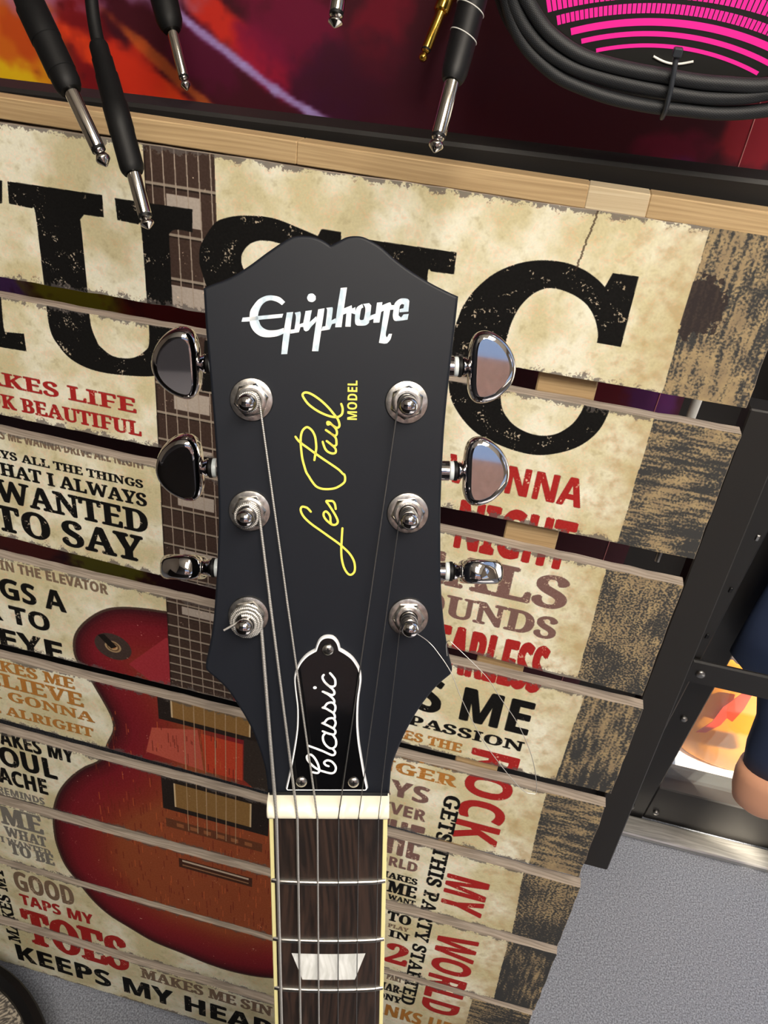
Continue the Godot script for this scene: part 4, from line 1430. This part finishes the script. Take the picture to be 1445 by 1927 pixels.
	var rod := obj("white_rod", _lathe([Vector2(0, 0), Vector2(0.0035, 0), Vector2(0.0035, 0.215), Vector2(0, 0.215)]), mats.white_paint, null, Transform3D(Basis.IDENTITY, Vector3(0.1175, 0.87, -0.5257)))
	tag(rod, "thin white vertical rod seen in the gap under the top plank", "rod")

func _box(s: Vector3, b: float) -> SurfaceTool:
	var st := new_st()
	bevel_box(st, Vector3.ZERO, s, b)
	return st

func _lathe(p: Array) -> SurfaceTool:
	var st := new_st()
	lathe(st, p, Transform3D.IDENTITY, 16)
	return st

func pouch(st: SurfaceTool, rows: Array, seg := 28):
	# soft closed shape through rows [y, cx, cz, rx, rz]
	st.set_smooth_group(2)
	var R := []
	for e in rows:
		var ring := []
		for j in seg:
			var a := TAU * j / seg
			ring.append(Vector3(e[1] + cos(a) * e[3], e[0], e[2] + sin(a) * e[4]))
		R.append(ring)
	for k in R.size() - 1:
		for j in seg:
			var q := (j + 1) % seg
			quad(st, R[k][q], R[k + 1][q], R[k + 1][j], R[k][j])

func build_extras():
	# navy bag hanging behind the rack bar
	var nb := thing("navy_bag", "dark navy soft bag with a pale orange rounded bottom, hanging at the right edge", "bag", Transform3D(Basis.IDENTITY, Vector3(0.44, 0.18, -0.715)))
	var st := new_st()
	pouch(st, [[0.098, 0, 0, 0.0, 0.0], [0.098, 0.0, 0, 0.05, 0.026], [0.14, -0.004, 0, 0.056, 0.030], [0.20, -0.012, 0, 0.056, 0.030], [0.26, -0.030, 0, 0.058, 0.028], [0.31, -0.066, 0, 0.072, 0.026], [0.38, -0.066, 0, 0.072, 0.022], [0.46, -0.066, 0, 0.070, 0.02], [0.60, -0.07, 0, 0.066, 0.016], [0.62, -0.07, 0, 0.0, 0.0]])
	obj("bag_body", st, mats.navy_cloth, nb)
	st = new_st()
	pouch(st, [[0.0, 0.008, 0, 0.0, 0.0], [0.001, 0.008, 0, 0.018, 0.012], [0.006, 0.008, 0, 0.033, 0.022], [0.018, 0.006, 0, 0.044, 0.028], [0.045, 0.003, 0, 0.050, 0.031], [0.075, 0.0, 0, 0.053, 0.032], [0.10, -0.001, 0, 0.0535, 0.030], [0.102, -0.001, 0, 0.0, 0.0]])
	obj("bag_bottom", st, mats.orange_pale, nb)
	st = new_st()
	tube(st, [Vector3(-0.10, 0.60, 0), Vector3(-0.105, 0.75, -0.01), Vector3(-0.10, 0.9, -0.012)], 0.006, 8)
	obj("strap", st, mats.navy_cloth, nb)
	# goods outside the glass door
	var wb := obj("white_box", _box(Vector3(0.22, 0.085, 0.12), 0.003), mats.white_paint, null, Transform3D(Basis.IDENTITY, Vector3(0.47, 0.0225, -0.885)))
	tag(wb, "plain white box under the orange bag behind the door glass", "box")
	var ob := thing("orange_bag", "bright orange plastic bag with grey top standing behind the door glass", "bag", Transform3D(Basis.IDENTITY, Vector3(0.455, 0.065, -0.885)))
	st = new_st()
	pouch(st, [[0.0, 0.0, 0, 0.0, 0.0], [0.0, 0.0, 0, 0.092, 0.040], [0.01, 0.0, 0, 0.100, 0.046], [0.05, 0.0, 0, 0.100, 0.042], [0.10, 0.0, -0.004, 0.096, 0.036], [0.15, 0.0, -0.010, 0.094, 0.028], [0.20, 0.0, -0.016, 0.092, 0.020], [0.215, 0.0, -0.018, 0.090, 0.017], [0.215, 0.0, -0.018, 0.0, 0.0]])
	obj("bag_body", st, mats.orange_bag, ob)
	st = new_st()
	pouch(st, [[0.205, 0.0, -0.018, 0.0, 0.0], [0.205, 0.0, -0.018, 0.0925, 0.020], [0.235, 0.0, -0.020, 0.090, 0.014], [0.25, 0.0, -0.022, 0.086, 0.008], [0.25, 0.0, -0.022, 0.0, 0.0]])
	obj("bag_top", st, mats.grey_film, ob)
	st = new_st()
	var tear := PackedVector2Array([Vector2(0.046, 0.19), Vector2(0.028, 0.155), Vector2(0.022, 0.12), Vector2(0.006, 0.092), Vector2(0.020, 0.096), Vector2(0.036, 0.118), Vector2(0.040, 0.135), Vector2(0.050, 0.13), Vector2(0.058, 0.16), Vector2(0.060, 0.19)])
	extrude(st, tear, [[0.0, 0.0], [0.0, 0.001]], Transform3D(Basis(Vector3.RIGHT, -0.19), Vector3(-0.088, -0.012, 0.056)), false)
	obj("red_print", st, mats.red_print, ob)
	# low round drum at the lower left corner
	var dr := thing("drum", "round black-rimmed drum with mottled beige band, only its edge showing in the lower left corner", "drum", Transform3D(Basis.IDENTITY, DRUM_AT))
	st = new_st()
	lathe(st, [Vector2(0.10, 0.0), Vector2(0.178, 0.0), Vector2(0.184, 0.01), Vector2(0.184, 0.10), Vector2(0.10, 0.10)], Transform3D.IDENTITY, 64)
	obj("shell", st, mats.rubber, dr)
	st = new_st()
	lathe(st, [Vector2(0.174, 0.098), Vector2(0.188, 0.098), Vector2(0.190, 0.104), Vector2(0.188, 0.112), Vector2(0.180, 0.116), Vector2(0.170, 0.112), Vector2(0.168, 0.104), Vector2(0.174, 0.098)], Transform3D.IDENTITY, 64)
	obj("rim", st, mats.soft_plastic, dr)
	st = new_st()
	lathe(st, [Vector2(0.171, 0.1005), Vector2(0.171, 0.104), Vector2(0.128, 0.105), Vector2(0.128, 0.1005)], Transform3D.IDENTITY, 64)
	obj("mottled_band", st, mats.mottle, dr)
	st = new_st()
	lathe(st, [Vector2(0.0, 0.1002), Vector2(0.129, 0.1002), Vector2(0.129, 0.1035), Vector2(0.0, 0.1035)], Transform3D.IDENTITY, 48)
	obj("head", st, mats.drum_brown, dr)
	# added counter, unseen behind the viewer: keeps the window light off the lower left
	var ct := thing("added_counter", "long dark counter added behind the viewer to shade the lower left of the sign", "counter", Transform3D(Basis.IDENTITY, Vector3(-0.70, 0, 0.72)))
	slab("counter_body", Vector3(0, 0.51, 0), Vector3(2.06, 1.0, 0.50), mats.black_wall, ct)
	slab("counter_top", Vector3(0, 1.03, 0), Vector3(2.12, 0.04, 0.56), mats.dark_wall, ct)
	slab("plinth", Vector3(0, 0.03, 0), Vector3(2.0, 0.06, 0.44), mats.black_metal, ct)
	# brown house across the street, mirrored in the pegs
	var hb := thing("brown_house", "plain brown brick house across the street behind the viewer", "building", Transform3D(Basis.IDENTITY, Vector3(3.0, -0.1, 10.0)))
	slab("wall", Vector3(0, HOUSE_TOP * 0.5, 0), Vector3(16, HOUSE_TOP, 3), mats.brown_brick, hb)
	for k in 5:
		slab("window", Vector3(-6 + k * 3, 2.6, -1.5), Vector3(1.1, 1.5, 0.06), mats.gloss_black, hb)
	var pv := obj("pavement", _box(Vector3(40, 0.1, 40), 0.002), mats.paving, null, Transform3D(Basis.IDENTITY, Vector3(0, -0.155, 0)))
	pv.name = "ground"
	pv.set_meta("kind", "structure")
	panel_light("added_hanging_light", "added square white light panel on two wires, unseen, lighting the upper sign most", Vector3(0.30, 2.12, 0.50), LAMP, true)  # added unseen lamp, hung low so light falls off down the sign
	panel_light("added_fill_light", "added square white ceiling panel, unseen, giving fill light on the door side", Vector3(0.9, 2.985, 0.1), LAMP * 0.6, false)  # added unseen lamp for fill

# ------------------------------------------------------------------ outlines, millimetres
const SLATS := [[131.5,104.4,99.8,205.7,200.4],[134.3,218.1,217.7,314.5,314.3],[133.9,325.7,337.7,428.4,445.7],[138.3,457.1,458.3,564.6,560.4],[138,583.6,577.8,668.6,679.1],[142.8,691.2,693.5,798.6,792.6],[144.5,817,806.6,921.9,918.7],[144,934,929,1053.2,1048.2],[142,1073,1068,1169.2,1164.2]]
const PRINT_EDGE := [79,81,81,82,80,83,92,91,87,91,89,97,95,100,78,80,95,95]
const TEXTS := [
["MA","KES LIFE","s","r",-382,-274.9,277.4,289],
["LOO","K BEAUTIFUL","s","r",-386.2,-271.9,295.7,307.5],
["MAKE","S ME WANNA DRIVE ALL NIGHT","c","b",-392.5,-270.7,327.7,335.9],
["SA","YS ALL THE THINGS","s","k",-395.6,-273.6,346.2,353.6],
["T","HAT I ALWAYS","s","k",-398,-271.5,358.3,370.2],
["","WANTED","s","k",-406.5,-272.3,375,396],
["","TO SAY","s","k",-411,-277.8,401.1,427],
["SING ","IN THE ELEVATOR","c","b",-415.1,-313.4,460,471],
["BRIN","GS A","c","k",-419.7,-356.4,480.5,503.9],
["TEAR ","TO","c","k",-414.5,-375.7,511.2,532.1],
["MY ","EYE","c","k",-430.2,-366.6,542.7,566.4],
["MA","KES ME","s","o",-437.3,-359.2,585.6,599.6],
["BE","LIEVE","s","o",-438.6,-352.4,603.5,621.3],
["I'M ","GONNA","s","o",-434.5,-342.6,626.7,639.7],
["BE ","ALRIGHT","s","o",-441.1,-345.8,649.1,661.5],
["M","AKES MY","c","k",-455.4,-372.3,688.2,710.4],
["S","OUL","c","k",-460,-395.5,713.9,744.7],
["","ACHE","c","k",-467.2,-410.2,749.4,774.7],
["","REMINDS","c","g",-472.1,-416.9,782.8,794.1],
["","ME","s","g",-477.4,-426.2,818.4,849.6],
["","WHAT","s","g",-476.5,-424.5,854.7,872.2],
["I ","WANTED","s","g",-477.2,-421.8,876.5,887.2],
["","TO BE","s","g",-475.2,-419.2,884.7,905.6],
["","GOOD","c","b",-479.5,-402.4,940.4,978.9],
["","TAPS MY","c","r",-477.7,-380.7,987.2,1009.5],
["","TOES","s","r",-480,-341.3,1021.6,1096.7],
["","KEEPS MY HEAR","c","k",-503.1,-144.9,1112.1,1150.7],
["","MAKES ME SIN","s","b",-323.4,-149.1,1077,1099.8],
["","WANNA","c","r",-41.5,51,270.7,292.4],
["","NIGHT","c","r",-28.4,52.5,304.5,345.9],
["HEA","LS","s","m",5.2,58.8,352.7,381.9],
["WO","UNDS","s","m",-26.2,57.8,390.3,411],
["FE","ARLESS","c","r",-18.8,57.5,419.2,468.2],
["GIVES ","ME","c","k",1.3,57.7,478.9,517],
["","PASSION","s","k",-41.1,58.1,525.4,536.8],
["MAK","ES THE","s","o",-42.7,8.3,545.1,555.7],
["","LOOK","s","o",-41.1,8.8,571,580.6],
["YOUN","GER","s","o",-44.5,10.5,586.6,601],
["STA","YS","c","m",-46,-11.4,611,633],
["FORE","VER","c","m",-44,-10.5,642.3,657.9],
["T","HE","c","m",-40.5,-9.7,666.8,716.9],
["WO","RLD","c","m",-37,-8.9,721.8,736.5],
["M","AKES","s","k",-35.1,-6,747.1,756.7],
["","ME","s","k",-33.9,-4.7,760.7,779],
["","WANT","s","k",-32.1,-3.8,783.1,791.1],
["","TO","s","k",-28.9,-4.5,812,828.3],
["","PLAY","s","b",-26.8,-4.9,833.7,840.1],
["","IN","s","k",-24.3,-2.8,844.2,856.6],
["","2","s","r",-23.1,-0.5,868,905],
["","PART","s","b",-18,-1,928.9,939.4],
["H","AR-","s","k",-16.9,1.6,948,963],
["MO","NY","s","k",-15.3,3.2,970.2,983.3],
["THA","NKS UP","c","o",-12.2,67.1,992.3,1016.8]]
const SIDE_TEXTS := [["ROCK","c","r",18.1,58.5,546.1,667.6],
["MY","c","r",21.9,62.2,724.6,781.5],
["WORLD","c","r",26.8,68.1,823.6,979.3],
["GETS THIS PARTY STARTED","s","k",3,17.4,613.3,979.8],
["MAKES MY","sl","k",-493.5,-510.2,943.5,1106.5]]
const BIG_U_OUT := [-354.3,138,-287.7,136.9,-287.9,150.7,-301.8,151.1,-305.2,155,-304.7,160.4,-304.6,203.1,-304.6,226.7,-299.9,240.7,-289.9,246.8,-275.6,245.7,-265,238.5,-260.9,229.5,-261,199.3,-261.9,154.5,-263.9,151.4,-278.3,150.9,-279,137.5,-226.4,136.5,-226.8,150.7,-238.4,150.8,-242.9,154.2,-242.4,202.3,-241.4,225.9,-243.7,242,-252.6,252.6,-267.1,257.9,-300.2,261.1,-320.6,256.8,-331.9,246.7,-337.2,233.8,-337.2,203.1,-336.9,156.5,-339.1,152.7,-355.5,152.1]
const BIG_C := [34.3,133.4,49,133,49.6,176.1,35.2,176.1,34.4,170,29.9,160.6,22.8,153.3,12.4,148.9,1.1,147.9,-7.6,152.3,-14.3,161.4,-17.8,172.2,-18.9,182.7,-19.3,193.4,-17.5,211.2,-14.6,227.5,-9.1,236.4,-0.3,242.4,12.2,244.8,23.7,241.5,32.2,232.9,36,223.9,37.1,216.9,53.5,215.3,50.8,230.6,44.6,242.1,34.8,251,19.4,258.1,4.4,259.4,-13.4,256.4,-28.4,250.8,-40.9,240,-49,226.5,-52.4,205.1,-52.6,187.2,-50.7,175,-48.8,167.5,-43.5,156.9,-34,145.5,-21.7,137.4,-8.6,133,5.8,131.9,17.2,134.1,26.2,138.2,31.8,142.1]
const BIG_S := [-217.8,151.6,-211.2,142.3,-203.8,138.3,-195.7,135.8,-187.7,134.6,-177.7,133.7,-168.4,134.5,-157.3,137,-144.2,140.1,-142.1,135.6,-129.6,135.5,-128.8,155.9,-142.6,156.5,-156.7,150.5,-170.8,148.2,-177.4,148.2,-182.6,149,-188.2,151.9,-192.1,156.5,-193.9,161.5,-192.4,168.1,-184.4,175.4,-155.3,184.4,-132.9,198.4,-124.2,219,-133.7,244.1,-159.8,257.5,-187.1,255,-202.8,250,-208.8,259.4,-222.7,260.1,-220,221.9,-206.5,221.3,-195,236.5,-171.9,239.9,-153.2,232.3,-150,220.1,-161.5,211,-195.1,202.3,-213.7,191.1,-221.5,173.3,-222.5,166.2,-221.6,158.9]
const BIG_I := [-116.7,137.4,-57.8,136.3,-57.5,149.4,-71.3,150,-73.3,155,-64.8,214.9,-58.7,236.6,-104.2,238.9,-102,222.2,-107.9,152.5,-112.2,149.9,-115.6,149.8]
const BIG_M := [-461.7,139.4,-417.8,138.7,-407.4,201.8,-382.7,138.4,-358.2,138.2,-360.6,152.5,-366.3,154.4,-373.9,234.5,-372.6,244.2,-358.5,242.8,-358.4,256.2,-414.6,258.1,-409.8,245,-414.5,225.9,-431,252.9,-451.9,248.5,-454.1,179.9,-471.7,247.9,-461.2,250.2,-464.4,263.2,-509.6,263]
const ART_BODY := [-256.4,473.4,-278,476,-300,480.5,-317.6,488,-333.6,501.7,-346.2,517.8,-353,532.6,-354.9,548.8,-352.6,561.3,-344.8,573.7,-336.9,591.9,-328.9,611.2,-323.7,627.7,-324,644.1,-331.3,662.7,-342.7,692.7,-361.6,711,-379,732.5,-395.1,760,-405.8,789.8,-410.7,818.3,-412.4,846.4,-411.3,868.4,-405.7,898.1,-393.7,922.8,-377.3,953.9,-357.4,976.6,-331.1,992.2,-302.3,1006.9,-265.4,1014.1,-228.7,1021.3,-192,1021.2,-151.3,1010.4,-94.6,978.8,-44.7,897,-40.6,804.1,-52.6,719.3,-65.4,667.1,-95.2,617.4,-116.5,603.4,-135.9,625.1,-156.9,618.1,-183.9,543.9,-203.8,524.4,-205.9,464.1]
const HEAD_OUTLINE := [22.2,4.2,22.6,10.8,24.5,17.4,27.5,25.4,31.8,34.2,37.4,42.4,42.4,47.3,42.9,49.8,41.3,55.7,39.2,67.3,37.7,80.7,36.9,97,36.5,109.7,36.5,125,36.8,137.1,37.5,149.7,38.5,163,39.4,176.2,35,178,29.7,180.5,23.7,183.9,19,187.1,14.4,190.8,10.3,192.9,8.4,193.5,6.3,193.6,3.8,193.2,1.4,192,-1.1,190.7,-3.7,192.2,-6.4,193.1,-9,193.3,-11.3,193.2,-13.6,192.6,-17,190.6,-21.5,187.5,-26.7,183.7,-32.5,180.2,-38.3,177.9,-40.8,176.8,-40.3,163.5,-39.3,146.8,-38.5,133.8,-38,123.5,-37.7,112.7,-37.7,102.2,-38.2,91.9,-39.1,79.4,-40.3,66.2,-41.8,57.4,-43.4,49.8,-42.9,47.5,-36.4,41.1,-31.9,33.8,-27.9,25.9,-25.3,18.4,-23.3,10.8,-22.4,3.4]
const COVER := [-0.8,61.9,-2.5,61.5,-3.8,60.4,-4.6,58.8,-5.2,56.8,-7.6,55.3,-9.4,53.6,-10.9,51.4,-11.9,49.1,-12.5,46.6,-12.5,44.1,-12.1,40.1,-11.6,35.6,-11.5,31.5,-11.7,26.4,-12.4,20.8,-13.4,14.5,-14.3,9.2,-15.6,3,-15,2.2,13.6,2.4,14.2,3.4,12.9,9.5,11.9,15.3,10.9,21.5,10.3,27.7,10.2,33.8,10.4,38.9,11,43.9,11.1,46.4,10.6,49.4,9.4,51.9,7.8,54.1,5.7,55.8,3.6,57.1,3.2,58.7,2.4,60.3,1,61.6]
const LOGO := [[-15.2,173.2,-16.7,174.5,-18.4,175,-20.2,175.1,-21.8,174.7,-23.6,173.7,-25,172.1,-26.1,170.3,-26.4,168.5,-26.4,166.9,-26.1,165.6,-25.3,164.2,-24.1,163.1,-22.7,162.4,-20.9,162.2,-18.8,162.4,-17.2,162.8,-15.7,163.5,-15.7,165.2,-17.2,164.7,-18.8,164.4,-20.5,164.4,-21.9,164.9,-22.9,165.8,-23.4,167,-23.7,167.8,-23.7,169.2,-23.2,170.8,-22.4,172.2,-21.2,173.2,-19.8,173.6,-18.4,173.4,-17.2,172.9,-16.2,172.2],
[-29,166.8,-28.6,168.1,-26.5,168.3,-23.7,168.7,-15.8,169.6,-16.2,168.4,-23.7,167.5,-26.5,167],
[-14.7,170,-12.7,170.2,-13.2,167.2,-13.7,163.7,-14.6,157.1,-16.5,157,-15.8,163.2],
[-12.2,170,-10.5,170.4,-10.3,169.5,-10.7,166.5,-9.5,166.9,-8.8,170.6,-6.8,170.9,-7.5,167.2,-5.4,169.1,-5.4,167.6,-7,165.8,-7.8,164.7,-8.7,164.3,-9.3,164.7,-9.5,165.7,-10.4,165.6,-10.9,164,-13.6,163.5,-13.5,164.7,-12.3,164.9,-11.8,168.5],
[-4.8,171.2,-2.8,171.6,-3.8,164.7,-4.7,158.2,-6.7,158.2,-5.8,165],
[-2.3,171.7,-0.4,172,-0.2,171.3,-0.6,167.9,0.7,168.6,0.9,167.1,-0.4,166.8,-1.1,165.1,-3.8,164.6,-3.4,165.9,-2.5,166.1,-2,170.7],
[2.2,177.9,4.2,178.1,3.4,172.4,2.6,165.9,0.6,165.8,1.1,170.8],
[3.1,171.6,5.7,172.7,5.9,171.7,6.9,172.2,7,169.9,5.7,170.3,5.5,166.1,3.8,166.1,4.1,170.2,2.9,169.7],
[9.3,173.2,11.2,173.5,11.9,172.8,11.7,170.2,11.3,167.4,10.1,166.6,7.6,166.5,6.9,167.3,6.9,170.1,7.4,172.1,9.1,173.2,9.4,172.1,8.7,171.5,8.3,168.6,8.6,168.2,9.4,168.3,9.7,168.8,10.1,171.7],
[11.7,169.7,13.3,170.3,13.7,173.7,15.4,173.9,15.3,172.9,17.1,173.7,17.9,173.9,18.3,173,19.1,173.1,19,171.7,17.9,171.6,17.2,167.2,16.7,164,17.1,163,17.7,164.2,18.7,164.2,18.2,162.4,17.2,161.2,16.2,161.1,14.6,161.3,15.2,165.5,15.9,171.3,15.1,170.9,14.6,167.6,12.7,167.5,12.7,168.7,11.4,168.2],
[19,171.8,19.3,173.6,20.5,174.8,21.7,175.2,23.3,175.1,23.9,174.5,23.7,171.2,20.9,170.9,20.9,171.9,22.1,172.2,22.3,173.3,21.6,173.5,20.9,172.8,20.7,170.9,20.6,170,21.4,169.3,22.2,170.3,23.8,170.5,23.5,168.7,19.9,168.2,19,168.8,18.8,170],
[-5.6,174.7,-5.6,174.3,-5.8,173.9,-6.2,173.6,-6.6,173.4,-7,173.4,-7.5,173.5,-7.9,173.7,-8.1,174,-8.3,174.4,-8.3,174.9,-8.1,175.3,-7.9,175.7,-7.5,175.9,-7.1,176,-6.6,176,-6.2,175.8,-5.9,175.5,-5.6,175.2]]
const SIGNATURE := [[-12,130.6,-11.1,129.4,-10,128.4,-8,127,-5.5,125.2,-3.2,123.6,-0.3,121.7,2.3,119.9,3.6,118.6,4.1,118.3,4.4,117.1,4.1,115.7,2.5,114.4,0.8,113.6,-1.6,113.3,-3.7,113.5,-5.3,114.3,-6.6,115.9,-7.6,117.5,-8.3,118.6,-8.8,119.9,-9.7,123.2,-10.1,126.2,-10.3,128.7,-10.2,131,-9.6,132.8,-8.4,133.8,-7.3,133.4,-6.3,132.3,-5.6,130.7,-5.3,128.8,-5.2,127,-5.4,125.5,-5.8,123],
[-3.1,129.1,-2.8,128.1,-2.2,126.7,-1.3,125.8,0.1,125.3,1.1,125.6,1.2,126.6,0.6,127.5,-0.6,128.5,-1.8,129.4],
[-0.6,128.5,0.4,127.8,1.3,128.1,1.4,129.1,1.2,130.3,0.6,131.1,-0.6,132,-2.1,133],
[-0.6,132,0.8,131.2,1.5,131.8,1.3,133.2,0.4,134.3,-0.6,135,-1.5,134.8,-1.6,135.6,-0.9,135.5,0.2,134.5,1.5,133.8,2.2,134.2,2.3,135.1,1.7,136.7,0.5,138.2,-1.4,140.4,-3.7,142.5,-6,144.1,-7.7,144.9,-9,145,-9.7,144.3,-9.2,143.1,-7.9,141.4,-6,139.9,-3.7,138.6,-1.4,137.7,0.5,137.3,1.9,137.4,3,138.2,3.3,139.4,3.2,140.5,2.8,141.6],
[-6.9,105.5,-8,106.7,-9,107.1,-9.9,107.1,-10.3,106.2,-9.9,104.8,-8.8,103.2,-6.6,101.2,-3.8,99.2,-0.6,96.9,2.2,94.9,4.2,93.2,6.2,91.2,7.6,88.9,8.1,86.8,8,84.9,7.1,83.8,6.1,83.8,5.1,84.9,4.2,86.8,3.6,89.5,3.4,92.6,3.5,95.7,3.7,100],
[0.1,101.2,-1.5,102.5,-2.5,103.9,-2.6,105.1,-1.9,105.7,-1,105,-0.4,103.8,-0.3,102.3,0.1,101.3,1.1,101.1,1.9,101.6,2.1,102.6,1.3,104.4,0.1,106.4,-1.1,108.2,-1.8,109.2,-0.7,109.3,0.4,109.2,1.1,108.2,1.4,106.6]]
const SCRIPT_WORD := [[0.1,48.4,1,47.3,1.8,46.1,2,44.8,1.8,43.7,0.9,43.3,-0.3,43.6,-1.4,44.6,-2.3,46,-2.5,47,-2.1,47.7],
[-1.4,44.6,-0,43.3,1.2,42.2,1.7,41.1,1.4,40.3,0.4,40.2,-0.9,40.8,-2.4,41.4],
[-1.7,41,-0.9,40.6,0.4,39.6,1.4,38.5,1.7,37.6,1.5,37],
[-2.4,35.3,-1.7,35.6,-0.9,36.8,0.3,37.3,1.2,37.1,1.9,36.3,2.1,35.3,1.9,34.2,1.4,33.5,0.3,34,-1.1,34.9,-2.4,35.3],
[0.3,34,1.4,33.2,1.9,32.2,1.9,31.4,1.7,30.8],
[-2.5,29.3,-1.7,29.6,-0.8,30.8,0.5,31.3,1.5,31.1,2.1,30.1,2.2,29.1,1.8,28,1.3,27.4,-0.1,28.2,-2.1,29.2,-2.5,29.3],
[-0.1,28.2,1.3,27.4,2,26.7,2.2,25.8,1.7,25,0.5,25.1,-1,25.6,-2.3,26.2],
[-1.3,25.6,-2.1,24.5,-2.2,23.2,-1.8,21.8,-0.9,20.5,0.3,19.6,1.4,19.6,2.3,20.5,2.5,21.7,2.3,23.1,1.5,24.5,1.1,24.9],
[1.2,19.4,1.9,18.6,2.2,17.8,1.8,17,1,16.9,-0,17.3,-2,18.3,-4.6,19.4,-7.4,20.5],
[-0.1,12.5,-1.1,12.9,-1.7,13.8,-1.3,14.5,-0.3,14.8,1,14.3,2.1,13,2.5,11.7,2.1,10.3,1.1,9.7,-0.4,9.9,-2,10.4,-3.4,10.9,-5.1,12,-6.6,13.5,-7.6,14.9,-7.9,16.1,-7.4,16.8,-6.5,17,-5.5,16.2,-4.6,14.8,-3.9,13.2,-3.5,11.6,-3.4,10.6,-3.9,9.8,-4.8,9.8,-5.9,10.1]]
